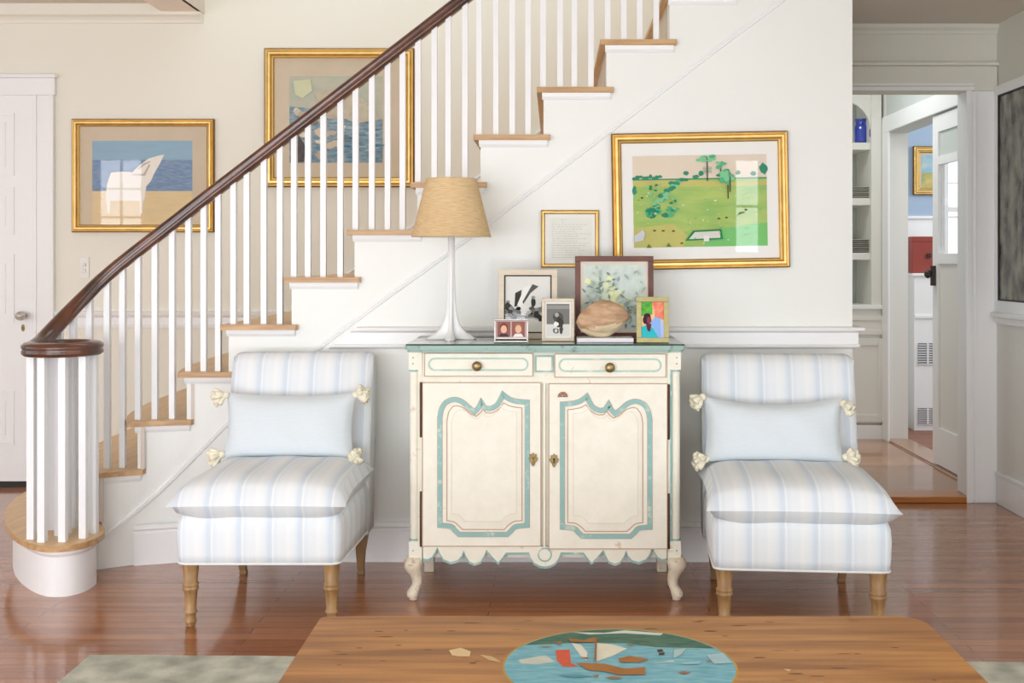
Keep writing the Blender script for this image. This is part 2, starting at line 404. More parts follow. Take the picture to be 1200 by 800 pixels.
# starting step with bullnose
bull = catmull([(-2.466,BY-.022),(-2.475,5.5),(-2.44,5.0),(-2.38,4.75),(-2.30,4.56),(-2.20,4.38),(-2.09,4.23),(-1.98,4.12),(-1.89,4.075),(-1.81,4.10),(-1.768,4.17),(-1.765,4.27),(-1.80,4.36),(-1.86,4.44)], 5)
cx, cy = -2.0, 4.6
def inset(pts, d):
    out = []
    n = len(pts)
    for k, p in enumerate(pts):
        a = pts[max(0,k-1)]; b = pts[min(n-1,k+1)]; t = (b[0]-a[0], b[1]-a[1]); l = sqrt(t[0]**2+t[1]**2) or 1
        out.append((p[0]-t[1]/l*d, p[1]+t[0]/l*d))
    return out
tail = [(-1.85,4.6),(-1.86,5.2),(-1.95,BY-.022)]
mb = MB(); mb.prism_xy((bull+tail), .176, .20, 'tread', 'tread_edge'); mb.build('tread', st, bevel=.006)
ins = inset(bull, .03)
mb = MB(); mb.prism_xy(ins+tail, 0, .1755, 'trim')
mb.build('starting_block', st)
mb = MB(); i2 = inset(bull, .022); mb.rings([[(a[0],a[1],.150),(b_[0],b_[1],.162),(b_[0],b_[1],.1755),(a[0],a[1],.1755)] for a, b_ in zip(ins[:-3], i2[:-3])], 'trim', smooth=False); mb.build('cove_moulding', st)
# handrail
RY = 4.635
line = lambda X: 1.562+.774*(X+1.446)
path = [(.62,RY,line(.62)),(0,RY,line(0)),(-.8,RY,line(-.8)),(-1.25,RY,line(-1.25)),(-1.446,4.63,1.562),(-1.618,4.615,1.424),(-1.786,4.585,1.285),(-1.885,4.56,1.195),(-1.945,4.525,1.125),(-1.995,4.47,1.052),(-2.026,4.40,.990),(-2.036,4.33,.948)]
VC = (-1.915, 4.25)
for a in range(180, 560, 15):
    t = (a-180)/380
    r = .120-.002*min(1, (a-180)/90) if a < 270 else (.118 if a < 400 else .118-.06*((a-400)/160)**1.1)
    path.append((VC[0]+r*cos(radians(a)), VC[1]+r*sin(radians(a)), .928))
cut = catmull(path[:13], 6)+[p for p in catmull(path[12:], 3)][1:]
prof = [(-.020,-.026),(.020,-.026),(.029,-.018),(.030,-.008),(.026,-.002),(.031,.006),(.030,.016),(.018,.025),(0,.029),(-.018,.025),(-.030,.016),(-.031,.006),(-.026,-.002),(-.030,-.008),(-.029,-.018)]
mb = MB(); mb.sweep(cut, prof, 'rail', smooth=True)
mb.sphere((cut[-1][0], cut[-1][1], .928), .030, 'rail', sc=(1,1,.85))
hr = mb.build('handrail', st)
# balusters
def bal(x, y, z0, z1, w=.0235):
    b = MB(); h = w/2
    vs = [(x-h,y-h,z0),(x+h,y-h,z0),(x+h,y+h,z0),(x-h,y+h,z0)]
    sl = .774*h if z1 > 1.0 else 0
    vs += [(x-h,y-h,z1-sl),(x+h,y-h,z1+sl),(x+h,y+h,z1+sl),(x-h,y+h,z1-sl)]
    b.add(vs, [(0,3,2,1),(4,5,6,7),(0,1,5,4),(1,2,6,5),(2,3,7,6),(3,0,4,7)], 'bal'); b.build('baluster', st)
def railpt(px):
    best = None
    for p in cut[:75]:
        d = abs(VX+p[0]*F/p[1]-px)
        if best is None or d < best[0]: best = (d, p)
    return best[1]
pxs = [70,86,105,126,144,162,182,202,221,239,256,274,290,310,328,344.5,362,380,399,417,435,454,472,490,509,527,545,563,581,599,619,637,656,674,693,712,730,749,768]
dense = []
for a, b_ in zip(cut[:66], cut[1:67]):
    for k in range(12): dense.append(tuple(a[q]+(b_[q]-a[q])*k/12 for q in range(3)))
for px in pxs:
    p = min(dense, key=lambda p: abs(VX+p[0]*F/p[1]-px))
    x, y, zr = p
    y2 = max(y, faceY(x)+.03) if x > -1.87 else y
    i = 1
    for k in range(2, 14):
        if x > nose(k, y2)+.01: i = k
    if px < 110: i = 1
    zt = line(x)-.026 if x > -1.3 else zr-.024
    bal(x, y2, RIS*i, zt)
for k in range(9):
    a = 2*pi*k/9+.25
    bal(VC[0]+.112*cos(a), VC[1]+.112*sin(a), .2, .906, .027)
mb = MB(); mb.box(VC[0]-.024, VC[0]+.024, VC[1]-.024, VC[1]+.024, .2, .915, 'bal'); mb.build('newel_post', st)

# ------------------------------------------------------------ door on the left
mb = MB(); Y = BY
def bx(b, px0, px1, py0, py1, Yf, th, m): b.box(PX(px0,Yf), PX(px1,Yf), Yf, Yf+th, PZ(py1,Yf), PZ(py0,Yf), m)
DX0 = PX(41, BY); zt = PZ(112, BY)
mb = MB()
mb.box(-3.75, DX0, BY-.012, BY-.001, .035, zt, 'trim')
mb.box(-3.75, DX0, BY-.006, BY-.001, .001, .035, 'black'); dr = struct('door_1', mb)  # black strip stands in for the shade under the raised door
pn = MB()
def dpanel(b, x0, x1, z0, z1):
    y = BY-.012
    for k, (ins_, d) in enumerate([(0,.006),(.012,.0)]):
        pass
    w = .014
    b.box(x0, x1, y-.006, y, z1-w, z1, 'trim'); b.box(x0, x1, y-.006, y, z0, z0+w, 'trim')
    b.box(x0, x0+w, y-.006, y, z0+w, z1-w, 'trim'); b.box(x1-w, x1, y-.006, y, z0+w, z1-w, 'trim')
    b.box(x0+.05, x1-.05, y-.004, y, z0+.05, z1-.05, 'trim')
xr = PX(18, BY)
for (a, c) in [(133,206),(219,275),(298,378),(458,520)]:
    for (u, v) in [(-3.28, xr), (-3.70, -3.36)]:
        dpanel(pn, u, v, PZ(c, BY), PZ(a, BY))
pn.build('door_panels', dr)
kb = MB(); kc = at(24, 370, BY-.06)
kb.sphere(kc, .03, 'glassknob', sc=(1,.8,.85)); kb.sweep([(kc[0],BY-.012,kc[2]),(kc[0],BY-.04,kc[2])], [(.012*cos(a*pi/6), .012*sin(a*pi/6)) for a in range(12)], 'brass'); kb.build('door_handle', dr)
kb = MB(); kc = at(27, 384, BY-.013); kb.prism_xz([(kc[0]+.009*cos(a*pi/8), kc[2]+.02*sin(a*pi/8)) for a in range(16)], BY-.016, BY-.012, 'brass'); kb.box(kc[0]-.002, kc[0]+.002, BY-.018, BY-.0155, kc[2]-.006, kc[2]+.004, 'black'); kb.build('keyhole_plate', dr)
mb = MB(); cxl, cxr = DX0, PX(65, BY)
mb.box(cxl, cxr, BY-.022, BY-.001, 0, PZ(112,BY), 'trim'); mb.box(cxl+.0, cxl+.02, BY-.03, BY-.02, 0, PZ(112,BY), 'trim'); mb.box(cxr-.02, cxr, BY-.03, BY-.02, 0, PZ(112,BY), 'trim')
mb.box(-3.9, cxr+.006, BY-.026, BY-.001, PZ(112,BY), PZ(92,BY), 'trim'); mb.box(-3.9, cxr+.016, BY-.04, BY-.001, PZ(92,BY), PZ(88,BY), 'trim')
mb.box(-3.9, -3.76, BY-.022, BY-.001, 0, PZ(112,BY), 'trim')
struct('trim_door', mb, bevel=.003)
mb = MB(); bx(mb, 94, 104, 301, 326, BY-.008, .0075, 'plaster'); sw = mb.build('light_switch', bevel=.002)
tag(sw, 'white light switch plate on wall just right of the door', 'light switch')
for yy in (310, 317):
    tb = MB(); bx(tb, 97, 100, yy-1.5, yy+2, BY-.014, .006, 'silver'); tb.build('toggle', sw)

# ------------------------------------------------------------ right hall: doorway, passage, blue room
OX0, OX1, OZ = 1.50, 2.178, PZ(107, DY)
mb = MB()
mb.box(1.267, OX0, DY, DY+.12, 0, 2.7, 'olive'); mb.box(OX1, RX, DY, DY+.12, 0, 2.7, 'olive'); mb.box(OX0, OX1, DY, DY+.12, OZ, 2.7, 'olive')
struct('wall_hall', mb)
mb = MB()
y0 = DY-.02
mb.box(OX1-.004, RX-.004, y0, DY-.0005, 0, OZ-.0005, 'trim'); mb.box(OX1-.012, OX1+.016, y0-.012, y0, 0, OZ, 'trim'); mb.box(OX1+.03, OX1+.044, y0-.008, y0, 0, OZ, 'trim')
mb.box(1.29, RX-.004, y0, DY-.0005, OZ, PZ(78, DY), 'olive'); mb.box(1.29, OX1+.03, y0-.012, y0, OZ, OZ+.02, 'trim'); mb.box(1.29, OX1+.03, y0-.006, y0, OZ+.028, OZ+.04, 'trim')
mb.box(1.29, RX-.002, y0-.02, y0, PZ(78,DY), PZ(74,DY), 'olive')
mb.box(OX1-.006, OX1-.0005, DY, DY+.12, .035, OZ, 'trim')
struct('trim_doorway', mb, bevel=.003)
mb = MB(); mb.rings([[(x, DY-d, z) for d, z in [(.0005,2.46),(.01,2.46),(.014,2.475),(.03,2.49),(.036,2.509),(.0005,2.509)]] for x in (1.27, RX)], 'olive', smooth=False)
struct('trim_hall_crown', mb)
mb = MB(); mb.box(RX-.018, RX-.0005, -1.2, DY-.034, 0, .15, 'trim'); mb.box(RX-.024, RX-.0005, -1.2, DY-.034, .15, .17, 'trim'); struct('baseboard_right', mb, bevel=.004)
mb = MB(); mb.box(OX0, OX1, DY-.03, DY+.15, 0, .034, mat('threshold_oak', (196,128,56), .35, coat=.4, col2=(164,100,42), vscale=4, stretch=(1,14,14))); th = struct('trim_threshold', mb, bevel=.006)
mb = MB(); mb.box(.9, 2.30, DY+.15, 8.0, -.02, .03, 'floor2'); struct('floor_passage', mb)
# passage right wall with inner doorway
PXR = 2.30; CY = 7.56
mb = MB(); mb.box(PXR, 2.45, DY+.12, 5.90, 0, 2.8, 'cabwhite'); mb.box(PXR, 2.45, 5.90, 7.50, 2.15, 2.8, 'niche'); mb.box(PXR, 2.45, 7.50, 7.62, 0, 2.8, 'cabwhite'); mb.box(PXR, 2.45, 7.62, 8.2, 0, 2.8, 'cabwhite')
struct('wall_passage', mb)
mb = MB(); mb.box(PXR-.015, PXR-.0005, 7.42, 7.555, .03, 2.15, 'trim'); mb.box(PXR-.015, PXR-.0005, 5.9, 7.555, 2.15, 2.26, 'trim'); mb.box(PXR, 2.46, 5.9, 7.5, .03, .042, 'floor2')
mb.box(PXR+.0, 2.45, 5.9, 5.93, .042, 2.15, 'trim')
struct('trim_inner_doorway', mb, bevel=.003)
# door leaf (in the wall plane)
mb = MB(); a0, a1 = 5.935, 6.60; xo, xi = PXR+.005, PXR+.045
zb, z1, z2, ztp = .05, PZ(297, 6.4), PZ(191, 6.4), 2.14
mb.box(xo, xi, a0, a0+.10, zb, ztp, 'trim'); mb.box(xo, xi, a1-.09, a1, zb, ztp, 'trim')
for (u, v) in [(zb, zb+.22), (z1-.06, z1), (z2, z2+.05), (ztp-.1, ztp)]: mb.box(xo, xi, a0+.10, a1-.09, u, v, 'trim')
mb.box(xo+.012, xi-.012, a0+.10, a1-.09, zb+.22, z1-.06, 'cabwhite'); mb.box(xo+.012, xi-.012, a0+.10, a1-.09, z2+.05, ztp-.1, 'niche')
lf = struct('door_2', mb)
mb = MB(); mb.box(xo+.017, xo+.022, a0+.10, a1-.09, z1, z2, 'paneglass'); mb.build('door_glass', lf)
mb = MB(); kc = (PXR-.04, a1-.045, PZ(321, 6.55)); mb.sphere(kc, .026, 'iron', sc=(.8,1,1)); mb.box(PXR-.02, PXR+.004, kc[1]-.014, kc[1]+.014, kc[2]-.07, kc[2]+.05, 'iron'); mb.build('door_handle', lf)
# passage back wall niche (built-in shelves)
NX1 = 2.285; FX0 = 1.1
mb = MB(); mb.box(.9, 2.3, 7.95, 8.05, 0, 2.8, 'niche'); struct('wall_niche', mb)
sh = empty('built_in_cupboard', (1.7, 7.7, .03), 'white built-in shelves over a base cupboard seen through the doorway', 'cupboard')
mb = MB(); zc = PZ(357, CY)
mb.box(FX0, NX1, CY+.03, 7.94, .03, zc-.03, 'cabwhite'); mb.box(FX0, NX1, CY+.002, CY+.03, PZ(496,CY), zc-.03, 'cabwhite'); mb.box(FX0, NX1, CY-.006, CY+.03, .03, PZ(497.5,CY), 'trim')
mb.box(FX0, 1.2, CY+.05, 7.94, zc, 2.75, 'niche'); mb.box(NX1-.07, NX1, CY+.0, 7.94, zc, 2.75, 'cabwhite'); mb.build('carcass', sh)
mb = MB(); mb.box(FX0, NX1, CY-.02, 7.94, zc-.03, zc, 'trim'); mb.build('countertop', sh, bevel=.004)
mb = MB()
xa, xb = PX(965, CY), PX(1037, CY)
def shaker(b, x0, x1, z0, z1, yf, m='cabwhite', w=.05):
    b.box(x0, x1, yf-.008, yf, z0, z1, m)
    for q in ((x0,x0+w,z0,z1),(x1-w,x1,z0,z1),(x0+w,x1-w,z0,z0+w),(x0+w,x1-w,z1-w,z1)): b.box(q[0], q[1], yf-.018, yf-.008, q[2], q[3], m)
shaker(mb, xa, xb, PZ(494,CY), PZ(396,CY), CY+.002); mb.build('door', sh, bevel=.002)
mb = MB(); shaker(mb, xa, xb, PZ(392,CY), PZ(370,CY), CY+.002, w=.03); mb.build('drawer', sh, bevel=.002)
SY = CY+.03
shz = [PZ(296,SY), PZ(232,SY), PZ(167,SY)]
for z in shz:
    mb = MB(); mb.box(1.2, NX1-.07, SY, 7.94, z-.05, z, 'cabwhite'); mb.build('shelf', sh, bevel=.003)
# arched head
xr_, xl_ = NX1-.07, PX(955, SY)
za = PZ(118, SY); pts = [(NX1, PZ(165,SY)), (NX1, 2.75), (1.1, 2.75), (1.1, PZ(165,SY)), (xl_, PZ(165,SY))]
arc = []
r = .20
pts = [(xr_, PZ(160,SY)), (NX1, PZ(160,SY)), (NX1, 2.75), (1.15, 2.75), (1.15, za), (xr_-r-.02, za)]
for k in range(0, 9):
    a = pi/2-k*pi/16; pts.append((xr_-r+(r)*cos(a), za-.04-(r-.04)+ (r)*sin(a)))
mb = MB(); mb.prism_xz(pts, SY, SY+.02, 'cabwhite'); mb.build('arched_valance', sh)
# vase and plates
mb = MB(); vx = PX(1009, 7.72); vz = shz[2]
mb.lathe([(.0,0),(.044,0),(.046,.03),(.047,.10),(.045,.125),(.036,.145),(.035,.152),(.042,.172),(.046,.180),(.042,.180),(.030,.152)], (vx, 7.72, vz), 'cobalt')
tag(mb.build('glass_vase'), 'cobalt blue glass vase on the top shelf beyond the doorway', 'vase')
def plates(z, n, px1, lab, grp):
    r = .155; x = PX(px1, 7.76)-r
    for k in range(n):
        b = MB(); h = z+k*.0135
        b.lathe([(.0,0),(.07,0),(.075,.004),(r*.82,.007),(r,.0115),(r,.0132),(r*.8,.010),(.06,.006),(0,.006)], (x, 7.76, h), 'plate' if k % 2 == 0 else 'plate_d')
        tag(b.build('dinner_plate'), lab, 'plate', grp)
plates(shz[1], 6, 1034, 'pale dinner plate in the stack on the middle shelf, under the vase shelf', 'plates stacked on the middle shelf')
plates(shz[0], 7, 1034, 'pale dinner plate in the stack on the lowest shelf above the counter', 'plates stacked on the lowest shelf')
# blue room
BR = 8.30
mb = MB(); mb.box(2.45, 5.2, BR, BR+.1, PZ(254,BR), 2.8, 'blue'); mb.box(2.45, 5.2, BR, BR+.1, 0, PZ(254,BR), 'trim'); mb.box(2.45, 5.2, BR-.02, BR, PZ(256,BR), PZ(253,BR), 'trim'); struct('wall_blue_room', mb)
mb = MB(); mb.box(5.2, 5.3, 5.5, BR, 0, 2.8, 'blue'); struct('wall_blue_room_side', mb)
mb = MB(); mb.box(2.46, 5.2, 5.5, BR, -.02, .02, 'brick'); struct('floor_blue_room', mb)
rc = empty('radiator_cover', (2.95, 8.1, .02), 'white radiator cover with grey grilles glimpsed through the inner doorway', 'radiator cover')
mb = MB(); ry = 8.0; rz = PZ(320, ry); mb.box(2.66, 3.5, ry+.003, 8.27, .02, rz-.02, 'trim'); mb.build('case', rc)
mb = MB(); mb.box(2.64, 3.52, ry-.015, 8.275, rz-.02, rz, 'trim'); mb.box(2.66, 3.5, ry-.008, ry+.003, PZ(373,ry), PZ(369,ry), 'trim'); mb.build('top', rc, bevel=.004)
for (a, c) in ((402,427),(478,497)):
    mb = MB(); x0, x1 = PX(1076,ry), PX(1100,ry); z0, z1 = PZ(c,ry), PZ(a,ry)
    mb.box(x0, x1, ry-.002, ry+.003, z0, z1, 'grille')
    n = 9
    for k in range(n): mb.box(x0, x1, ry-.006, ry-.002, z0+(z1-z0)*(k+.1)/n, z0+(z1-z0)*(k+.45)/n, 'trim')
    mb.box((x0+x1)/2-.012, (x0+x1)/2+.0, ry-.008, ry-.002, z0, z1, 'trim')
    mb.build('grille', rc)
mb = MB(); bz = rz; mb.box(2.655, 2.81, 8.03, 8.22, bz, PZ(279,8.03), 'red')
rb = mb.build('storage_box', bevel=.006); tag(rb, 'oxblood red box standing on the radiator cover in the blue room', 'box')
mb = MB(); mb.box(2.651, 2.814, 8.026, 8.224, PZ(283,8.03), PZ(277,8.03), 'red'); mb.build('lid', rb, bevel=.004)
mb = MB(); mb.box(2.76, 2.79, 8.02, 8.027, PZ(302,8.03), PZ(297,8.03), 'iron'); mb.build('clasp', rb)
# window of the blue room
w = empty('window_1', at(1125, 300, BR), None, None); w['kind'] = 'structure'; 
wx0, wx1, wz0, wz1 = PX(1110,BR), PX(1180,BR), PZ(303,BR), PZ(188,BR)
mb = MB(); mb.box(wx0, wx1, BR-.012, BR-.006, wz0, wz1, 'pane_small'); mb.build('window_glass', w)
mb = MB()
for q in ((wx0-.05,wx0,wz0-.05,wz1+.05),(wx1,wx1+.05,wz0-.05,wz1+.05),(wx0,wx1,wz1,wz1+.05),(wx0,wx1,wz0-.05,wz0),(wx0,wx1,(wz0+wz1)/2-.02,(wz0+wz1)/2+.02),(wx0,wx1,wz0+(wz1-wz0)*.76,wz0+(wz1-wz0)*.76+.012),(wx0+.11,wx0+.125,wz0,wz1)):
    mb.box(q[0], q[1], BR-.03, BR-.002, q[2], q[3], 'trim')
mb.build('window_frame', w)

# ------------------------------------------------------------ framed pictures
def gframe(parent, x0, x1, z0, z1, yb, wd, mats, depth=.03, name='frame'):
    # moulded frame: rings of quads around a rectangle, stepping inwards
    b = MB()
    steps = [(0, 0, mats[0]), (0, depth*.7, mats[0]), (wd*.12, depth*.9, mats[2]), (wd*.28, depth*.75, mats[1]), (wd*.42, depth, mats[2]), (wd*.62, depth, mats[1]), (wd*.78, depth*.7, mats[2]), (wd*.9, depth*.55, mats[0]), (wd, depth*.5, mats[2]), (wd, 0, mats[2])]
    for k in range(len(steps)-1):
        a, da, m = steps[k]; c, dc, _ = steps[k+1]
        A = [(x0+a,yb-da,z0+a),(x1-a,yb-da,z0+a),(x1-a,yb-da,z1-a),(x0+a,yb-da,z1-a)]
        B = [(x0+c,yb-dc,z0+c),(x1-c,yb-dc,z0+c),(x1-c,yb-dc,z1-c),(x0+c,yb-dc,z1-c)]
        b.add(A+B, [(q,(q+1)%4,(q+1)%4+4,q+4) for q in range(4)], m)
    return b.build(name, parent)
def rect(b, x0, x1, z0, z1, y, m): b.add([(x0,y,z0),(x1,y,z0),(x1,y,z1),(x0,y,z1)], [(0,1,2,3)], m)
class Art(MB):
    # flat printed sheet: px/py are converted at the sheet's own distance
    def __init__(s, Y, ox, oy, k): MB.__init__(s); s.Y = Y; s.o = (ox, oy, k); s.n = 0
    def c(s, u, v): return (PX(s.o[0]+u/s.o[2], s.Y), PZ(s.o[1]+v/s.o[2], s.Y))
    def poly(s, pts, m, nlay=1):
        s.n += nlay; y = s.Y-.00012*s.n
        s.add([(*(lambda q: (q[0], y, q[1]))(s.c(*p)),) for p in pts], [tuple(range(len(pts)-1,-1,-1))], m)
    def rc(s, u0, u1, v0, v1, m): s.poly([(u0,v0),(u1,v0),(u1,v1),(u0,v1)], m)
    def blob(s, u, v, ru, rv, m, j=.25, n=14):
        s.poly([(u+ru*cos(2*pi*k/n)*(1+random.uniform(-j,j)), v+rv*sin(2*pi*k/n)*(1+random.uniform(-j,j))) for k in range(n)], m)
    def line(s, a, b, w, m):
        dx, dy = b[0]-a[0], b[1]-a[1]; l = sqrt(dx*dx+dy*dy) or 1; nx, ny = -dy/l*w/2, dx/l*w/2
        s.poly([(a[0]+nx,a[1]+ny),(b[0]+nx,b[1]+ny),(b[0]-nx,b[1]-ny),(a[0]-nx,a[1]-ny)], m)
G3 = ('gold_d','gold','gold_l')
def wall_picture(name, px0, px1, py0, py1, Yw, wd, label, cat='picture', matm='matboard', rot=0, gl=True, frm=G3, depth=.03):
    yb = Yw-.001
    x0, x1, z0, z1 = PX(px0,yb-depth), PX(px1,yb-depth), PZ(py1,yb-depth), PZ(py0,yb-depth)
    e = empty(name, ((x0+x1)/2, yb, z0), label, cat)
    gframe(e, x0, x1, z0, z1, yb, wd, frm, depth)
    b = MB(); b.box(x0+wd-.004, x1-wd+.004, yb-.008, yb-.001, z0+wd-.004, z1-wd+.004, matm); b.build('mat_board', e)
    if gl:
        b = MB(); rect(b, x0+wd, x1-wd, z0+wd, z1-wd, yb-.0135, 'glass'); b.build('glass', e)
    e.rotation_euler = (0, radians(rot), 0)
    return e
# picture 1: wicker chair by the sea
e = wall_picture('framed_picture', 83, 250, 139, 272, BY, .042, 'gold framed seaside print of a white wicker chair, left of the handrail', matm='matbeige')
A = Art(BY-.0095, 80, 130, 5.333)
sky = art((150,182,200), var=.06, vs=6, st=(1,1,6)); sea = art((110,138,172), c2=(140,160,184), vs=26, st=(1,1,5)); sand = art((226,202,156), var=.06, vs=10, st=(1,1,6)); wick = art((240,234,222), var=.06, vs=60); wickd = art((190,180,166))
A.rc(150,775,185,305, sky); A.rc(150,775,305,500, sea); A.rc(150,775,500,715, sand)
A.poly([(268,385),(340,378),(400,384),(440,345),(500,298),(560,280),(600,272),(575,325),(540,385),(515,440),(488,470),(475,560),(232,560),(240,470),(255,420)], wick)
A.poly([(430,362),(470,328),(510,312),(515,318),(475,340),(440,368)], wickd)
A.poly([(400,392),(470,392),(505,330),(512,340),(480,405),(400,402)], wickd)
A.poly([(240,562),(262,562),(258,640),(246,640)], wick); A.poly([(446,562),(468,562),(462,640),(450,640)], wick)
A.build('print', e)
# picture 2: rocky shore
e = wall_picture('framed_picture', 309, 485, 56, 219, BY, .055, 'large gold framed shore painting behind the white balusters', matm='matbeige')
A = Art(BY-.0095, 310, 50, 4.444)
A.rc(130,615,175,625, art((196,190,166), c2=(170,182,168), vs=5, st=(1,1,2)))
A.poly([(130,330),(250,345),(380,370),(615,400),(615,625),(130,625)], art((92,130,152), c2=(150,168,172), vs=22, st=(1,1,4)))
for k in range(26): A.blob(random.uniform(150,420), random.uniform(340,600), random.uniform(10,40), random.uniform(6,20), art(random.choice([(206,190,166),(188,172,150),(120,112,104),(220,206,184)])), .4)
A.poly([(135,480),(185,490),(215,540),(205,620),(135,622)], art((92,88,90), var=.3, vs=40))
A.poly([(150,200),(240,190),(250,250),(200,290),(160,270)], art((206,208,170)))
for k in range(16): A.blob(random.uniform(420,600), random.uniform(440,600), random.uniform(14,34), random.uniform(3,8), art(random.choice([(70,118,150),(160,180,184),(86,130,150)])), .3)
A.poly([(260,260),(420,230),(560,330),(600,400),(480,420),(300,350)], art((202,192,170), var=.15, vs=30))
A.build('print', e)
# picture 3: green landscape
e = wall_picture('framed_picture', 719, 926.5, 154.5, 315, WY, .042, 'wide gold framed green countryside painting on the wall right of the cabinet', rot=-1.0)
A = Art(WY-.0095, 700, 140, 4.445)
gr = art((176,198,110), c2=(146,186,100), vs=7, st=(1,1,4)); gy = art((196,192,112), var=.06, vs=10)
tg = art((92,178,130)); td = art((48,140,108)); tl = art((130,200,150)); dk = art((90,70,60)); wt = art((228,228,220)); gl2 = art((120,196,112))
A.rc(193,890,185,310, art((226,212,192), var=.03, vs=5)); A.rc(193,890,305,662, gr)
A.poly([(193,310),(350,308),(560,318),(700,330),(890,320),(890,345),(600,350),(193,345)], gy); A.poly([(193,560),(400,540),(470,600),(450,662),(193,662)], gy)
A.poly([(560,580),(890,540),(890,662),(560,662)], gl2)
for k in range(9): A.blob(200+k*17, 302-4*(k % 3), 11, 8+3*(k % 2), td)
for (u,v,a,b_) in [(455,312,30,9),(520,298,18,10),(470,278,14,12),(548,280,16,12),(640,292,12,8),(742,280,14,12),(820,284,14,12),(875,262,22,28),(200,365,12,22)]: A.blob(u,v,a,b_,td)
A.rc(193,890,306,312, td)
for k in range(22):
    t = k/21; A.blob(420-130*t+random.uniform(-16,16), 320+150*t+random.uniform(-8,8), 16, 11, random.choice([tg,td,tl]))
for k in range(12): A.blob(random.uniform(270,405), random.uniform(462,505), 18, 11, random.choice([tg,td]))
for (u,v0,v1,cw,ch) in [(580,205,322,42,24),(650,235,300,26,22),(686,290,415,34,42),(697,280,380,16,20)]:
    A.line((u,v0),(u,v1),6,dk)
    for k in range(9): A.blob(u+random.uniform(-cw,cw), v0+random.uniform(-ch*.6,ch*.9), cw*.42, ch*.36, random.choice([tg,tl,td if v0 > 250 else tg]))
for k in range(5): A.line((556,250+k*7),(604,250+k*7),2,td)
A.poly([(460,630),(500,578),(648,572),(655,625)], art((50,138,84))); A.poly([(478,622),(510,586),(638,582),(642,618)], art((216,214,206)))
A.rc(555,583,605,635, wt); A.poly([(195,600),(240,568),(252,590),(240,625),(195,635)], art((200,204,206)))
for (u,v) in [(238,404),(635,518),(675,514),(745,494),(760,488),(778,474),(345,576),(398,578),(440,642),(300,575),(618,424)]: A.blob(u,v,8,4,dk if u != 618 else wt)
for (u,v) in [(270,656),(372,652)]: A.poly([(u-14,v+8),(u,v-14),(u+14,v+8)], art((110,130,70)))
for k in range(40): A.blob(random.uniform(255,430), random.uniform(330,510), random.uniform(5,11), random.uniform(4,8), random.choice([tg,td,tl])) if random.random() < .6 else None
for k in range(60): A.blob(random.uniform(200,880), random.uniform(350,650), random.uniform(2,6), random.uniform(1.5,3), random.choice([art((220,190,130)), wt, tg]))
A.build('print', e)
# certificate
e = wall_picture('framed_document', 634, 702, 246, 313.5, WY, .017, 'small square gold framed handwritten document on the wall above the photo frames', 'framed document', depth=.018)
A = Art(WY-.0095, 620, 230, 8)
ink = art((196,200,196)); A.rc(195,590,200,600, art((236,236,226), var=.04, vs=12))
for k in range(17):
    v = 220+k*22; L_ = random.uniform(.55,1); u = 215
    if k in (0,1): u, L_ = 300, .35
    while u < 215+350*L_:
        w_ = random.uniform(14,40); A.line((u,v+random.uniform(-2,2)),(u+w_,v+random.uniform(-2,2)),4,ink); u += w_+8
A.build('print', e)
# framed antique glass on the right wall
e = empty('antique_mirror', (RX, 5.2, 1.06), 'tall dark mottled mirror in white frame at the right edge', 'mirror')
ya, yb, za, zb = 3.6, 5.66, 1.062, 2.13
mb = MB(); mb.box(RX-.012, RX-.001, ya, yb, za, zb, mat('mottled_panel', (150,148,130), .25, col2=(62,60,52), vscale=5, stretch=(1,3,1.6))); 
tl_ = art((66,128,132), .3, var=.2, vs=18); pw = art((214,224,228), .3)
x = RX-.0125
def rpoly(px, py, m, k):
    pts = []
    for u, v in zip(px, py):
        Y_ = x*F/(u-VX); pts.append((x-.0003*k, Y_, PZ(v, Y_)))
    mb.add(pts, [tuple(range(len(pts)))], m)
mb.build('glass', e)
mb = MB()
for q in ((ya-.07,ya,za-.06,zb+.05),(yb,yb+.05,za-.06,zb+.05),(ya,yb,zb,zb+.05),(ya,yb,za-.06,za)): mb.box(RX-.022, RX-.001, q[0], q[1], q[2], q[3], 'trim')
for q in ((ya,yb,zb-.008,zb),(ya,yb,za,za+.008),(yb-.008,yb,za,zb)): mb.box(RX-.02, RX-.0124, q[0], q[1], q[2], q[3], 'black')
mb.build('frame', e)
mb = MB(); mb.box(RX-.05, RX-.001, ya-.09, yb+.03, za-.085, za-.06, 'trim'); mb.box(RX-.03, RX-.001, ya-.09, yb+.02, za-.12, za-.085, 'trim'); mb.build('ledge', e, bevel=.006)
# picture of the blue room
e = wall_picture('framed_picture', 1071, 1109, 171, 228, BR, .05, 'gold framed picture hanging on the blue wall beyond the doorway', matm='matbeige', gl=False)
A = Art(BR-.0095, 1040, 100, 3.333)
A.rc(133,210,272,400, art((130,180,214), c2=(196,206,190), vs=12)); A.rc(133,210,340,400, art((150,170,120), c2=(220,190,120), vs=14)); A.build('print', e)

# ------------------------------------------------------------ cabinet
FY = 4.06; BK = 4.48
CXm = PX(638.5, FY)
cab = empty('sideboard', (CXm, 4.27, 0), 'cream and teal distressed two-door painted cabinet between the striped chairs', 'cabinet')
def q(u, v): return (PX(460+u/2.425, FY), PZ(390+v/2.425, FY))
def X(px): return PX(px, FY)
def Z(py): return PZ(py, FY)
def mir(pts): return [(2*CXm-x, z) for x, z in pts]
mb = MB(); xl, xr = X(480), X(797)
mb.box(xl+.012, xr-.012, FY+.022, BK, Z(655), Z(411), 'cab')
mb.box(X(491), X(786), FY+.006, FY+.022, Z(640), Z(411), 'cab')
mb.build('body', cab, bevel=.002)
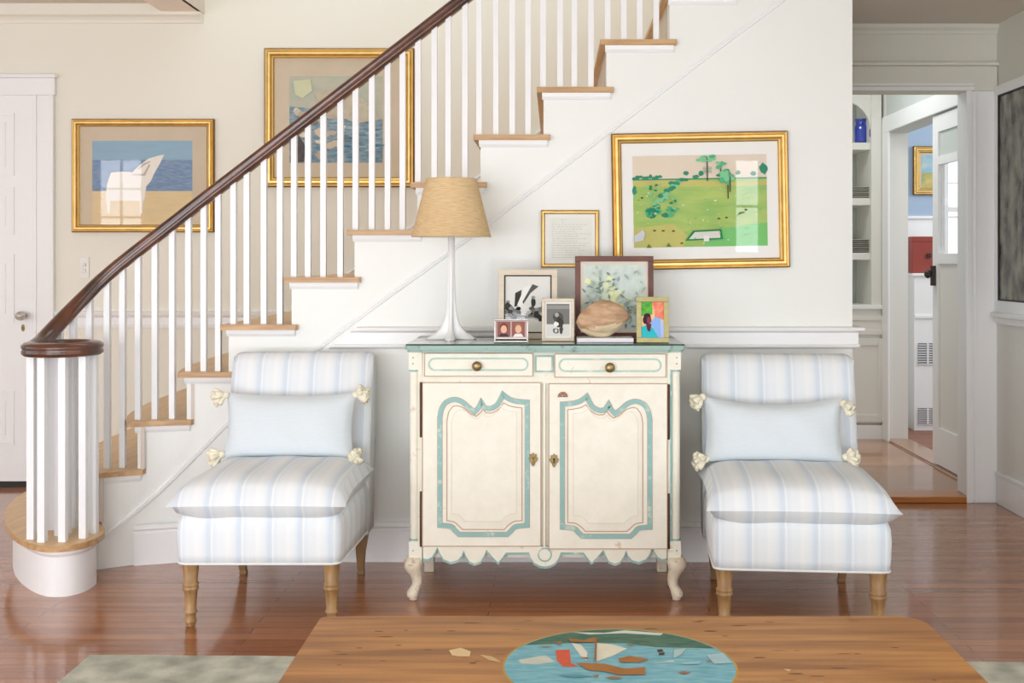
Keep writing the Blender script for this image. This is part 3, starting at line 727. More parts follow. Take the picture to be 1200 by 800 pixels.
# corner posts
for s in (0, 1):
    mb = MB(); f = (lambda p: p) if s == 0 else (lambda p: 2*CXm-p)
    a, b_ = sorted((f(X(479)), f(X(494.5))))
    mb.box(a, b_, FY, FY+.035, Z(433), Z(411), 'cab'); mb.box(a, b_, FY, FY+.035, Z(657), Z(634), 'cab')
    a2, b2 = sorted((f(X(491)), f(X(494.5)))); mb.box(a2, b2, FY+.003, FY+.03, Z(634), Z(433), 'cab')
    a3, b3 = sorted((f(X(489.5)), f(X(491.5)))); mb.box(a3, b3, FY+.001, FY+.03, Z(634), Z(433), 'teal' if s else 'cab')
    cxp = f(X(485)); mb.lathe([(.017, Z(634)), (.017, Z(433))], (cxp, FY+.018, 0), 'cab', 16)
    for zz in (Z(434.5), Z(632.5)): mb.lathe([(.019, zz-.003), (.019, zz+.003)], (cxp, FY+.018, 0), 'teal', 16)
    for zz in (Z(419), Z(426), Z(645)): mb.box(f(X(484))-.002, f(X(484))+.002, FY-.0006, FY, zz-.002, zz+.002, 'dark')
    mb.build('corner_post', cab, bevel=.002)
# cabriole legs
def cabriole(s):
    sg = -1 if s == 0 else 1
    cx0 = X(486) if s == 0 else 2*CXm-X(486)
    def prof(u, hw): return u, hw
    rows = [(658,-1.6,12.0),(664,-3.0,11.6),(670,-1.8,9.4),(676,0.8,7.6),(682,2.2,6.6),(687,1.8,6.2),(691,-.4,6.6),(694,-2.0,7.2),(697,-3.0,7.4),(700,-3.0,6.8),(702,-2.4,5.0),(704,-2.2,5.2),(707,-2.0,3.6)]
    rows = [(654, -.8, 9.5)]+rows
    R = []
    for (py, off, hw) in rows:
        c = cx0+(-sg*off*-1 if False else (sg*-1)*(-off)*-1*-1)/313.8 if False else cx0+sg*(-off)/313.8
        h = hw/313.8; z = max(0, PZ(py, FY-.01)) if py < 707 else 0
        yb = FY+.018-(-off)*.0022
        R.append([(c+h*cos(2*pi*k/16)*(1 if abs(cos(2*pi*k/16)) < .9 else .96), yb+h*.95*sin(2*pi*k/16), z) for k in range(16)])
    b = MB(); b.rings(R[::-1], 'dist'); b.build('leg', cab)
cabriole(0); cabriole(1)
for sx in (-1, 1):
    mb = MB(); c = CXm+sx*.475; mb.box(c-.02, c+.02, BK-.045, BK-.005, 0, Z(650), 'dist'); mb.build('leg', cab, bevel=.003)
# drawers
def ribbon(b, pts, w, y0, y1, m, closed=True):
    n = len(pts); L_, R_ = [], []
    for i, p in enumerate(pts):
        a = pts[i-1] if (closed or i) else p; c = pts[(i+1) % n] if (closed or i < n-1) else p
        def nrm(u, v):
            dx, dz = v[0]-u[0], v[1]-u[1]; l = sqrt(dx*dx+dz*dz) or 1e-9; return (-dz/l, dx/l)
        n1 = nrm(a, p) if a != p else nrm(p, c); n2 = nrm(p, c) if c != p else n1
        bx_, bz_ = n1[0]+n2[0], n1[1]+n2[1]; l = sqrt(bx_*bx_+bz_*bz_) or 1; bx_ /= l; bz_ /= l
        k = w/2/max(.45, bx_*n1[0]+bz_*n1[1])
        L_.append((p[0]+bx_*k, p[1]+bz_*k)); R_.append((p[0]-bx_*k, p[1]-bz_*k))
    vs = [(x,y1,z) for x,z in L_]+[(x,y1,z) for x,z in R_]+[(x,y0,z) for x,z in L_]+[(x,y0,z) for x,z in R_]
    fs = []
    for i in range(n if closed else n-1):
        j = (i+1) % n
        fs += [(i+2*n, j+2*n, j+3*n, i+3*n), (i, j, j+2*n, i+2*n), (i+n, j+n, j+3*n, i+3*n)]
    b.add(vs, fs, m)
def rrect(x0, x1, z0, z1, r, n=5):
    pts = []
    for (cx_, cz_, a0_) in ((x1-r,z1-r,0),(x0+r,z1-r,pi/2),(x0+r,z0+r,pi),(x1-r,z0+r,1.5*pi)):
        for k in range(n+1): a = a0_+pi/2*k/n; pts.append((cx_+r*cos(a), cz_+r*sin(a)))
    return pts
for (u0,u1,v0,v1,ku,kv) in ((92,398,58,122,241,93),(462,776,60,125,617,97)):
    x0, z1 = q(u0, v0); x1, z0 = q(u1, v1)
    mb = MB(); mb.box(x0, x1, FY-.004, FY+.006, z0, z1, 'cabf')
    ribbon(mb, [(x0,z0),(x1,z0),(x1,z1),(x0,z1)], .0025, FY-.0048, FY-.003, 'line')
    d = mb.build('drawer', cab, bevel=.001)
    mb = MB(); ax0, az1 = q(u0+12, v0+14); ax1, az0 = q(u1-14, v1-17); rr = (az1-az0)/2*.98
    ribbon(mb, rrect(ax0, ax1, az0, az1, rr), .0065, FY-.0072, FY-.0035, 'teal_pale')
    mb.build('painted_moulding', d)
    mb = MB(); kx, kz = q(ku, kv)
    mb.rings([[(kx+r*cos(2*pi*k/18), yy, kz+r*sin(2*pi*k/18)) for k in range(18)] for r, yy in ((.010,FY-.004),(.008,FY-.014),(.016,FY-.018),(.0185,FY-.024),(.016,FY-.030),(.008,FY-.033))], 'brass'); mb.build('knob', d)
mb = MB(); x0, z1 = q(407, 66); x1, z0 = q(454, 109); mb.box(x0, x1, FY+.001, FY+.006, z0, z1, 'cabf'); ribbon(mb, [(x0,z0),(x1,z0),(x1,z1),(x0,z1)], .006, FY-.003, FY+.003, 'teal'); mb.build('painted_block', cab)
# doors
ol = [(135,545),(135,240),(140,215),(152,197),(175,188),(198,195),(218,212),(234,223),(244,212),(252,197),(262,212),(278,214),(296,205),(306,190),(314,174),(330,186),(350,193),(383,196),(383,545),(350,549),(338,560),(326,571),(190,571),(178,560),(166,548)]
il = [(155,532),(155,250),(160,225),(172,208),(184,206),(202,212),(222,228),(238,236),(250,226),(257,216),(266,226),(284,226),(304,214),(316,198),(332,206),(350,210),(368,212),(368,532),(346,534),(328,546),(318,557),(200,557),(190,548),(176,536)]
def door(s):
    fx = (lambda P: P) if s == 0 else mir
    mb = MB()
    x0, z1 = q(86, 141); x1, z0 = q(421, 604)
    if s: x0, x1 = 2*CXm-x1, 2*CXm-x0; z1 -= .004; z0 -= .01
    mb.box(x0, x1, FY-.006, FY+.006, z0, z1, 'cabf')
    ribbon(mb, [(x0,z0),(x1,z0),(x1,z1),(x0,z1)], .003, FY-.0068, FY-.005, 'line')
    dd = mb.build('door', cab, bevel=.0015)
    dz = -.007 if s else 0
    def soft(pts):   # round the arcs, keep the pointed cusps and corners
        n = len(pts); out = []
        for i in range(n):
            p0, p1, p2, p3 = pts[i-1], pts[i], pts[(i+1) % n], pts[(i+2) % n]
            out.append(p1)
            d = sqrt((p2[0]-p1[0])**2+(p2[1]-p1[1])**2)
            def ang(a, b_, c):
                v, w_ = (b_[0]-a[0], b_[1]-a[1]), (c[0]-b_[0], c[1]-b_[1])
                return abs(math.atan2(v[0]*w_[1]-v[1]*w_[0], v[0]*w_[0]+v[1]*w_[1]))
            s1, s2 = ang(p0,p1,p2) < .75, ang(p1,p2,p3) < .75
            if d < .05 and (s1 or s2):
                a_ = p0 if s1 and sqrt((p1[0]-p0[0])**2+(p1[1]-p0[1])**2) < .05 else (2*p1[0]-p2[0], 2*p1[1]-p2[1]); c_ = p3 if s2 and sqrt((p3[0]-p2[0])**2+(p3[1]-p2[1])**2) < .05 else (2*p2[0]-p1[0], 2*p2[1]-p1[1])
                for t in (.33, .67):
                    out.append(tuple(.5*((2*p1[k])+(-a_[k]+p2[k])*t+(2*a_[k]-5*p1[k]+4*p2[k]-c_[k])*t*t+(-a_[k]+3*p1[k]-3*p2[k]+c_[k])*t**3) for k in (0, 1)))
        return out
    P = soft([(x, z+dz) for x, z in fx([q(*p) for p in ol])]); I = soft([(x, z+dz) for x, z in fx([q(*p) for p in il])])
    b = MB(); ribbon(b, P, .0165, FY-.0098, FY-.004, 'teal'); ribbon(b, P, .0195, FY-.0078, FY-.004, 'line'); b.build('painted_moulding', dd, bevel=.002)
    b = MB(); ribbon(b, I, .0032, FY-.0085, FY-.004, 'line')
    cxx = sum(p[0] for p in I)/len(I); czz = sum(p[1] for p in I)/len(I)
    J = [(cxx+(p[0]-cxx)*.86, czz+(p[1]-czz)*.90) for p in I]
    n = len(I)
    b.add([(x, FY-.0062, z) for x, z in I]+[(x, FY-.0100, z) for x, z in J], [(k,(k+1)%n,(k+1)%n+n,k+n) for k in range(n)], 'cabf')
    b.add([(x, FY-.0100, z) for x, z in J], [tuple(range(n))], 'cabf'); ribbon(b, J, .0018, FY-.0106, FY-.0095, mat('faint_line', (224,208,186), .7))
    b.build('raised_panel', dd)
    for (va, vb) in ((140,296),(450,606)):
        b = MB(); xa_, za_ = q(79, va+6*s); xb_, zb_ = q(84.5, vb+6*s)
        if s: xa_, xb_ = 2*CXm-xb_, 2*CXm-xa_
        b.lathe([(.005,zb_),(.005,za_)], ((xa_+xb_)/2, FY-.003, 0), 'dark', 10); b.build('hinge', dd)
    ex, ez = q(400 if s == 0 else 459, 358 if s == 0 else 361)
    b = MB(); out = [(0,.026),(.006,.020),(.013,.019),(.012,.010),(.018,.004),(.014,-.006),(.008,-.012),(.006,-.020),(0,-.027)]
    pts = [(ex+a, ez+c) for a, c in out]+[(ex-a, ez+c) for a, c in out[1:-1][::-1]]
    b.prism_xz(pts, FY-.0115, FY-.006, 'brass')
    b.lathe([(.004,0)]*1+[(.004,.0)], (ex, FY-.012, ez), 'brass', 6) if False else None
    b.box(ex-.0022, ex+.0022, FY-.013, FY-.0112, ez-.010, ez+.004, 'black' if s else 'brass'); b.sphere((ex, FY-.0125, ez+.005), .004, 'black' if s else 'brass', 8)
    b.build('escutcheon', dd, bevel=.001)
    return dd
door(0); right_door = door(1)
b = MB(); ex, ez = q(484, 181)
b.prism_xz([(ex+.019*cos(pi*k/12), ez+.019*sin(pi*k/12)) for k in range(13)], FY-.0115, FY-.006, mat('copper_plate', (150,98,70), .5, metal=.4)); b.sphere((ex, FY-.012, ez+.005), .005, 'silver', 8)
for k in range(5): a = pi*(k+.5)/5; b.tube([(ex+.008*cos(a), FY-.012, ez+.008*sin(a)), (ex+.017*cos(a), FY-.012, ez+.017*sin(a))], .0012, 'silver', 5)
b.build('half_round_plate', right_door)
b = MB(); xm = CXm-.002; b.box(xm-.0035, xm+.0035, FY-.008, FY+.004, Z(641), Z(449), 'cabf'); b.build('centre_bead', cab)
# scalloped apron
def r7(u, v): return (PX(460+u/6.667, FY), PZ(600+v/6.667, FY))
half = [(238,362),(275,368),(310,350),(335,310),(350,275),(370,325),(400,368),(455,392),(510,376),(542,338),(556,302),(572,345),(600,386),(640,402),(690,385),(718,335),(734,296),(780,350),(826,395),(856,360),(888,316),(1064,314),(1078,355),(1105,395),(1150,418),(1187,424)]
L1 = [r7(*p) for p in half]; low = L1+mir(L1)[::-1]
ztop = Z(640)
b = MB(); 
def apron(b, low, y0, y1, m):
    n = len(low); vs = []
    for x, z in low: vs += [(x,y0,z),(x,y0,ztop),(x,y1,z),(x,y1,ztop)]
    fs = []
    for k in range(n-1):
        a, c = 4*k, 4*k+4; fs += [(a,c,c+1,a+1),(a+2,a+3,c+3,c+2),(a,a+2,c+2,c)]
    b.add(vs, fs, m)
apron(b, low, FY-.002, FY+.018, 'cab'); apron(b, [(x, z-.008) for x, z in low], FY-.0005, FY+.022, 'teal')
cz_ = Z(649.5); ribbon(b, [(CXm+.024*cos(2*pi*k/28), cz_+.024*sin(2*pi*k/28)) for k in range(28)], .005, FY-.004, FY, 'teal')
ribbon(b, low, .0030, FY-.003, FY, 'teal', closed=False)
b.build('scalloped_apron', cab)
# top
def top_poly(g):
    xa, xb = X(474.5)-g, X(803.5)+g; ya = FY-.028-g
    return [(xa+.05,ya+.012),(xa+.06,ya),(xb-.06,ya),(xb-.05,ya+.012),(xb-.01,ya+.014),(xb,ya+.03),(xb,BK+.01),(xa,BK+.01),(xa,ya+.03),(xa+.01,ya+.014)]
b = MB(); zt = PZ(405, FY-.028)
b.prism_xy(top_poly(-.008), zt-.026, zt-.016, 'tealt'); b.prism_xy(top_poly(0), zt-.016, zt, 'tealt'); b.build('top', cab, bevel=.004)
b = MB(); gx0, gx1 = X(477), X(801); b.prism_xy([(gx0,FY-.026),(gx1,FY-.026),(gx1,BK),(gx0,BK)], zt+.0005, zt+.006, 'topglass', 'glassedge')
tag(b.build('glass_sheet'), 'clear glass sheet laid over the teal cabinet top', 'glass sheet')
ZT = zt+.006

# ------------------------------------------------------------ lamp
LY = 4.27; LX = PX(529, LY)
lamp = empty('table_lamp', (LX, LY, ZT), 'white table lamp with tapered burlap shade at left end of the cabinet', 'lamp')
b = MB(); zs0, zs1 = PZ(277.5, LY), PZ(209.5, LY); r0, r1 = 46.5*LY/F, 29.5*LY/F
b.lathe([(r0-.002,zs0),(r0,zs0),(r0+.001,zs0+.004),(r0-.0015,zs0+.007),(r1+.001,zs1-.006),(r1+.001,zs1),(r1-.002,zs1)], (LX,LY,0), 'shade', 48)
b.f = [f for f in b.f if len(f) < 10]; b.m = b.m[:len(b.f)]; b.sm = b.sm[:len(b.f)]
b.build('lamp_shade', lamp)
b = MB(); b.lathe([(r0-.003,zs0),(r1-.002,zs1-.002)], (LX,LY,0), 'shade_in', 48); b.f = b.f[:48]; b.m = b.m[:48]; b.sm = b.sm[:48]; b.build('shade_lining', lamp)
b = MB()
for k in range(3): a = 2*pi*k/3; b.tube([(LX,LY,zs1-.03),(LX+(r1-.003)*cos(a),LY+(r1-.003)*sin(a),zs1-.008)], .0015, 'brass', 6)
b.lathe([(.014,zs0+.03),(.016,zs0+.06),(.006,zs0+.07),(.004,zs1-.03)], (LX,LY,0), 'brass', 14)
b.sphere((LX,LY,zs0+.11), .026, 'lampw', 12, (1,1,1.3)); b.build('harp_and_bulb', lamp)
b = MB()
R = []
h = zs0+.03-ZT
def star(z, r, w):
    ring = []
    for k in range(32):
        a = 2*pi*k/32; c4 = abs(cos(2*a))**1.0
        lob = max(abs(cos(a)), abs(sin(a)))
        rr = w+(r-w)*max(0, (lob-.80)/.20)**1.6
        ring.append((LX+rr*cos(a), LY+rr*sin(a), z))
    return ring
for t, r, w in ((0,.100,.012),(.012,.098,.012),(.03,.082,.012),(.06,.062,.013),(.10,.045,.013),(.16,.031,.014),(.24,.022,.013),(.36,.017,.012),(.6,.014,.012),(1.0,.0135,.0125)):
    R.append(star(ZT+.0005+t*h, r, w))
b.rings(R, 'lampw'); b.build('base', lamp)
b = MB(); b.tube([(LX-.01,LY+.03,ZT+.01),(LX-.05,LY+.10,ZT+.006),(LX-.08,LY+.2,ZT+.004)], .0025, 'black', 6); b.build('cord', lamp)

# ------------------------------------------------------------ photo frames on the cabinet
def desk_frame(name, px0, px1, py0, Yf, wd, m, label, picf, lean=6, depth=.014, strut=True, m2=None):
    x0, x1 = PX(px0,Yf), PX(px1,Yf); z0 = ZT+.0008; z1 = PZ(py0,Yf)
    hgt = (z1-z0)/cos(radians(lean)); yf = Yf
    e = empty(name, ((x0+x1)/2, yf, z0), label, 'photo frame')
    b = MB()
    for (a, c, d, g) in ((x0,x1,z0,z0+wd),(x0,x1,z0+hgt-wd,z0+hgt),(x0,x0+wd,z0+wd,z0+hgt-wd),(x1-wd,x1,z0+wd,z0+hgt-wd)): b.box(a, c, yf-depth/2, yf+depth/2, d, g, m)
    if m2:
        k = wd*.8
        for (a, c, d, g) in ((x0+k,x1-k,z0+k,z0+wd),(x0+k,x1-k,z0+hgt-wd,z0+hgt-k),(x0+k,x0+wd,z0+wd,z0+hgt-wd),(x1-wd,x1-k,z0+wd,z0+hgt-wd)): b.box(a, c, yf-depth/2-.0012, yf, d, g, m2)
    b.build('frame', e, bevel=.0015)
    b = MB(); b.box(x0+wd-.002, x1-wd+.002, yf, yf+.004, z0+wd-.002, z0+hgt-wd+.002, 'black'); b.build('backing', e)
    A = Art(yf-.0002, 0, 0, 1)
    xi0, xi1, zi0, zi1 = x0+wd, x1-wd, z0+wd, z0+hgt-wd
    A.c = lambda u, v: (xi0+(xi1-xi0)*u, zi1-(zi1-zi0)*v)
    picf(A); A.build('photograph', e)
    b = MB(); rect(b, xi0, xi1, zi0, zi1, yf-.0036, 'glass'); b.build('glass', e)
    if strut:
        b = MB(); cx_ = (x0+x1)/2; L_ = hgt*.6
        b.add([(cx_-.014,yf+depth/2,z0+L_),(cx_+.014,yf+depth/2,z0+L_),(cx_+.02,yf+depth/2+.0,z0+L_-.001),(cx_-.018,yf+L_*.32,z0+.012),(cx_+.018,yf+L_*.32,z0+.012),(cx_+.018,yf+L_*.32+.003,z0+.012),(cx_-.018,yf+L_*.32+.003,z0+.012),(cx_-.014,yf+depth/2+.003,z0+L_)], [(0,1,4,3),(7,2,5,6),(3,4,5,6),(0,3,6,7),(1,2,5,4)], 'black'); b.build('strut', e)
    e.rotation_euler = (radians(-lean), 0, 0)
    return e
g = lambda v: art((v, v, int(v*.97)))
def pA(A):
    A.rc(0,1,0,1,g(226)); A.rc(.0,1,.68,1,g(200)); A.blob(.5,.9,.42,.14,g(234),.03)
    A.poly([(.0,.62),(.12,.5),(.2,.58),(.35,.62),(.5,.64),(.62,.58),(.8,.55),(1,.5),(1,.74),(0,.74)], g(120))
    A.poly([(.22,.3),(.36,.24),(.34,.52),(.2,.55)], g(56)); A.poly([(.42,.2),(.58,.14),(.36,.55),(.26,.52)], g(236)); A.poly([(.4,.5),(.56,.3),(.74,.18),(.6,.14),(.38,.46)], g(86))
    A.poly([(.32,.55),(.52,.52),(.55,.68),(.36,.7)], g(232))
    for (u, v) in ((.06,.46),(.12,.58),(.62,.38),(.7,.6),(.85,.42),(.9,.6),(.78,.66),(.2,.66)):
        A.blob(u,v,.045,.03,g(150),.1); A.blob(u,v+.09,.06,.075,g(48),.25)
    for k in range(7): A.blob(random.uniform(.05,.95),random.uniform(.55,.74),.05,.03,g(random.choice([40,90,190])),.4)
desk_frame('photo_frame', 584, 653, 316, 4.30, .027, 'creamwood', 'large pale wood photo frame holding a black and white group photograph', pA, m2='black')
def pB(A):
    A.rc(0,1,0,1,art((196,172,168)))
    for c_, hair in ((.26,(110,70,50)),(.73,(160,120,90))):
        A.rc(c_-.21,c_+.21,.05,.80,art((150,96,88))); A.blob(c_,.36,.13,.24,art(hair),.08); A.blob(c_,.42,.10,.20,art((232,182,156)),.05); A.poly([(c_-.17,.80),(c_-.1,.64),(c_+.1,.64),(c_+.17,.80)], art((70,60,70) if c_ < .5 else (236,232,230)))
    A.rc(.0,1,.84,.90,g(236)); A.rc(.0,1,.90,.98,g(60))
desk_frame('photo_frame', 579, 619, 374, 4.10, .006, 'silver', 'small silver double portrait frame standing at the front beside the lamp', pB, lean=8)
def pC(A):
    A.rc(0,1,0,1,g(232)); A.rc(.06,.94,.06,.62,g(120)); A.rc(.06,.94,.10,.2,g(150)); A.rc(.06,.94,.62,.95,g(218)); 
    A.blob(.5,.42,.2,.14,g(80),.15); A.blob(.45,.36,.08,.06,g(170),.1); A.blob(.56,.58,.15,.16,g(60),.2); A.blob(.42,.62,.09,.07,g(238),.2); A.blob(.42,.8,.12,.08,g(90),.2); A.blob(.42,.8,.06,.045,g(215),.1); A.blob(.62,.78,.07,.1,g(70),.2)
desk_frame('photo_frame', 635, 673, 350, 4.17, .012, 'creamwood', 'small pale framed black and white photograph left of the brown leaf print', pC)
def pD(A):
    A.rc(0,1,0,1,art((222,212,196))); A.rc(.05,.95,.05,.95,art((214,226,214), c2=(196,210,206), vs=30))
    for k in range(34): A.blob(random.gauss(.42,.13), random.gauss(.45,.13), .05, .04, art(random.choice([(226,234,190),(218,230,200),(232,236,176),(208,222,196)])),.3)
    for k in range(110):
        u, v = random.choice([(random.uniform(.08,.9), random.uniform(.1,.5)), (random.uniform(.6,.92), random.uniform(.5,.92)), (random.uniform(.08,.3), random.uniform(.3,.9))])
        a = random.uniform(0,2*pi); L_ = random.uniform(.06,.12); w_ = .018
        cu, cv = cos(a)*L_, sin(a)*L_
        A.poly([(u,v),(u+cu*.5-sin(a)*w_,v+cv*.5+cos(a)*w_),(u+cu,v+cv),(u+cu*.5+sin(a)*w_,v+cv*.5-cos(a)*w_)], art(random.choice([(150,166,160),(170,182,170),(128,142,140),(186,196,176)])))
desk_frame('photo_frame', 674, 766, 300, 4.34, .0215, 'walnut', 'tall walnut brown frame with a pale botanical leaf print', pD, lean=3)
def pE(A):
    A.rc(0,1,0,1,art((236,200,150))); A.poly([(0,0),(.5,0),(.5,.35),(0,.4)], art((110,190,70), c2=(60,150,60), vs=60)); A.poly([(.5,0),(1,0),(1,.5),(.6,.42)], art((236,110,90), c2=(240,160,130), vs=60))
    A.poly([(0,.7),(.3,.62),(.55,.75),(.75,1),(0,1)], art((40,190,200))); A.poly([(.4,.6),(.6,.42),(.85,.46),(1,.7),(1,1),(.75,1)], art((140,180,236)))
    A.poly([(.85,.5),(1,.6),(1,1),(.88,1)], art((180,200,240)))
    A.blob(.26,.48,.2,.16,art((56,30,40)),.15); A.blob(.34,.52,.10,.11,art((140,50,80)),.15); A.poly([(.2,.6),(.45,.62),(.38,.84),(.26,.8)], art((90,30,60)))
desk_frame('photo_frame', 746, 784, 348, 4.09, .019, 'greengold', 'bright colour snapshot in green gold frame at right end of cabinet', pE, lean=7)
# books / block under the shell
b = MB(); x0, x1 = PX(676,4.12), PX(742,4.12); b.box(x0, x1, 4.095, 4.20, ZT+.0004, ZT+.018, mat('pale_block', (216,212,214), .25, var=.06, vscale=20, stretch=(1,1,30)))
tag(b.build('display_block', bevel=.002), 'low pale grey block under the brown shell on cabinet top', 'stand')
# shell
b = MB(); cx_, cy_, cz_ = PX(707,4.14), 4.145, 0; rz = .069; rx = .103; zc_ = ZT+.018+rz
R = []; NR = 26; NK = 40
for j in range(NR+1):
    t = -1+2*j/NR
    if j == 0: t = -.995
    if j == NR: t = .995
    k_ = (1-abs(t)**2.3)**.62
    if t > 0: k_ = (1-abs(t)**1.7)**.78
    ring = []
    for k in range(NK):
        a = 2*pi*k/NK
        crease = 1-.15*exp(-((a-(pi*1.30+.25*t))/.16)**2)-.05*exp(-((a-(pi*1.62))/.2)**2)+.030*sin(6*a+6*t)+.018*sin(13*a-9*t)+.012*sin(21*a+12*t)
        topf = 1.0+.05*sin(3*t+1)
        ry_ = rz*.80
        ring.append((cx_+rx*t, cy_+ry_*k_*cos(a)*crease, zc_+.012*t+rz*k_*sin(a)*crease*topf))
    R.append(ring)
b.rings(R, 'shell')
zl = ZT+.0185
b.v = [(x, y, max(z, zl)) for x, y, z in b.v]
# lighter underside
li = b.mi('shell_l')
for n_, f in enumerate(b.f):
    zc2 = sum(b.v[i][2] for i in f)/len(f); xc2 = sum(b.v[i][0] for i in f)/len(f)
    if zc2 < zc_-.024+.18*(xc2-cx_): b.m[n_] = li
tag(b.build('seashell'), 'weathered brown oval shell with folded ridge resting on the pale block', 'shell')

# ------------------------------------------------------------ chairs
def pillow_mesh(b, c, w, h, t, m, pl='xz', nu=26, nv=18, pinch=.07, sag=0.0, lean=0.0, drop=0.0, ex=.55):
    for sgn in (1, -1):
        vs = []; fs = []
        for i in range(nu+1):
            for j in range(nv+1):
                u = -1+2*i/nu; v = -1+2*j/nv
                uu = u*(1-pinch*(1-v*v)*abs(u)**3); vv = v*(1-pinch*1.1*(1-u*u)*abs(v)**3)
                e_ = ((1-u**4)*(1-v**4))**ex
                a_ = uu*w/2; b_ = vv*h/2-(sag*(1-u*u) if v > 0 else 0)*max(0, v); n_ = sgn*t/2*e_
                n_ += .003*sin(9*u+3*v)*e_
                if pl == 'xz':
                    y = c[1]+n_+b_*sin(lean); z = c[2]+b_*cos(lean)-n_*sin(lean)*0
                    vs.append((c[0]+a_, y, z))
                else: vs.append((c[0]+a_, c[1]+b_, c[2]+n_-drop*max(0, -v)**3))
        for i in range(nu):
            for j in range(nv):
                a = i*(nv+1)+j; f = (a, a+nv+1, a+nv+2, a+1)
                fs.append(f if sgn < 0 and pl == 'xz' or sgn > 0 and pl != 'xz' else f[::-1])
        b.add(vs, fs, m, True)
def make_chair():
    ch = empty('slipper_chair', (-1.015, 4.10, 0), 'striped slipper chair left of the cabinet, beside the staircase', 'chair', None)
    x0, x1 = -1.30, -.73
    cx = -1.015; yf = 3.735; yb = 4.44
    # seat box
    b = MB()
    def ring(z, g, yb_=4.36):
        return [(x, y, z) for x, y in rr_xy(x0+g, x1-g, yf+g, yb_, .035)]
    def rr_xy(xa, xb, ya, yb_, r):
        pts = []
        for (cx_, cy_, a0) in ((xb-r,yb_-r,0),(xa+r,yb_-r,pi/2),(xa+r,ya+r,pi),(xb-r,ya+r,1.5*pi)):
            for k in range(5): a = a0+pi/2*k/4; pts.append((cx_+r*cos(a), cy_+r*sin(a)))
        return pts
    R = [ring(.228,.004), ring(.26,.001), ring(.33,-.001), ring(.365,.002), ring(.388,.010), ring(.398,.03)]
    # underside dips towards the back
    R[0] = [(x, y, z-.03*max(0,(y-yf)/.6)) for x, y, z in R[0]]
    b.rings(R, 'stripe'); seat = b.build('seat', ch)
    b = MB(); pp = [(x, y, z-.001) for x, y, z in R[0]]; b.tube(pp, .004, 'piping', 6, closed=True); b.build('piping', seat)
    # backrest: slightly raked, rounded top rolling back
    b = MB(); R = []
    prof = [(4.27,.190),(4.285,.30),(4.305,.45),(4.340,.60),(4.365,.72),(4.382,.80),(4.398,.858),(4.430,.888),(4.475,.896),(4.515,.880),(4.528,.840),(4.518,.78),(4.495,.60),(4.47,.40),(4.45,.190)]
    xs = [x0, x0+.004, x0+.012, x0+.03]+[x0+.03+(x1-x0-.06)*k/6 for k in range(1, 6)]+[x1-.03, x1-.012, x1-.004, x1]
    shr = [.018, .010, .004, 0]+[0]*5+[0, .004, .010, .018]
    cyp = 4.34; czp = .6
    for x, s_ in zip(xs, shr):
        R.append([(x, y+(s_ if y < 4.42 else -s_), z-(s_ if z > .8 else 0)) for y, z in prof])
    b.rings(R, 'stripe'); back = b.build('backrest', ch)
    for xx in (x0+.003, x1-.003):
        b = MB(); b.tube([(xx, y+(.017 if y < 4.42 else -.017), z-(.016 if z > .8 else 0)) for y, z in prof[:11]], .0035, 'piping', 6, up=(1,0,0)); b.build('piping', back)
    # loose seat cushion
    b = MB(); pillow_mesh(b, (cx, 4.010, .443), .615, .615, .158, 'stripe', pl='xy', pinch=.05, drop=.012, ex=.40); b.build('seat_cushion', ch)
    # legs
    lp = [(.014,0),(.016,.006),(.0155,.012),(.019,.014),(.020,.020),(.0165,.03),(.0175,.045),(.0225,.048),(.0225,.054),(.0185,.058),(.0225,.125),(.0275,.130),(.0275,.136),(.0235,.139),(.0275,.144),(.0275,.150),(.0225,.154),(.0275,.205),(.030,.222),(.030,.236)]
    for sx in (-1, 1):
        b = MB(); b.lathe(lp, (cx+sx*.245, 3.782, 0), 'leg', 20); b.build('leg', ch)
    for sx in (-1, 1):
        b = MB(); xb_, xt = cx+sx*.238, cx+sx*.255
        R = []
        for z, w, yy, xx in ((0,.013,4.405,xb_),(.012,.015,4.403,xb_),(.018,.0125,4.40,xb_),(.10,.018,4.375,xb_+sx*.004),(.21,.026,4.35,xt)):
            R.append([(xx-w,yy-w,z),(xx+w,yy-w,z),(xx+w,yy+w,z),(xx-w,yy+w,z)])
        b.rings(R, mat('rear_leg_oak', (150,118,82), .5, var=.2, vscale=12), smooth=False); b.build('leg', ch, bevel=.002)
    return ch
ch1 = make_chair()
def dup(root, loc, rz, label):
    r = root.copy(); C.objects.link(r); r.location = loc; r.rotation_euler = (0,0,rz); r['label'] = label
    for c in list(root.children):
        k = c.copy(); C.objects.link(k); k.parent = r
        for g_ in c.children: d = g_.copy(); C.objects.link(d); d.parent = k
    return r
ch2 = dup(ch1, (.868, 4.015, 0), radians(-4.5), 'striped slipper chair right of the cabinet, near the doorway')
ch2.scale = (1.05, 1, 1)
for c in (ch1, ch2): c['group'] = 'matching striped slipper chairs'
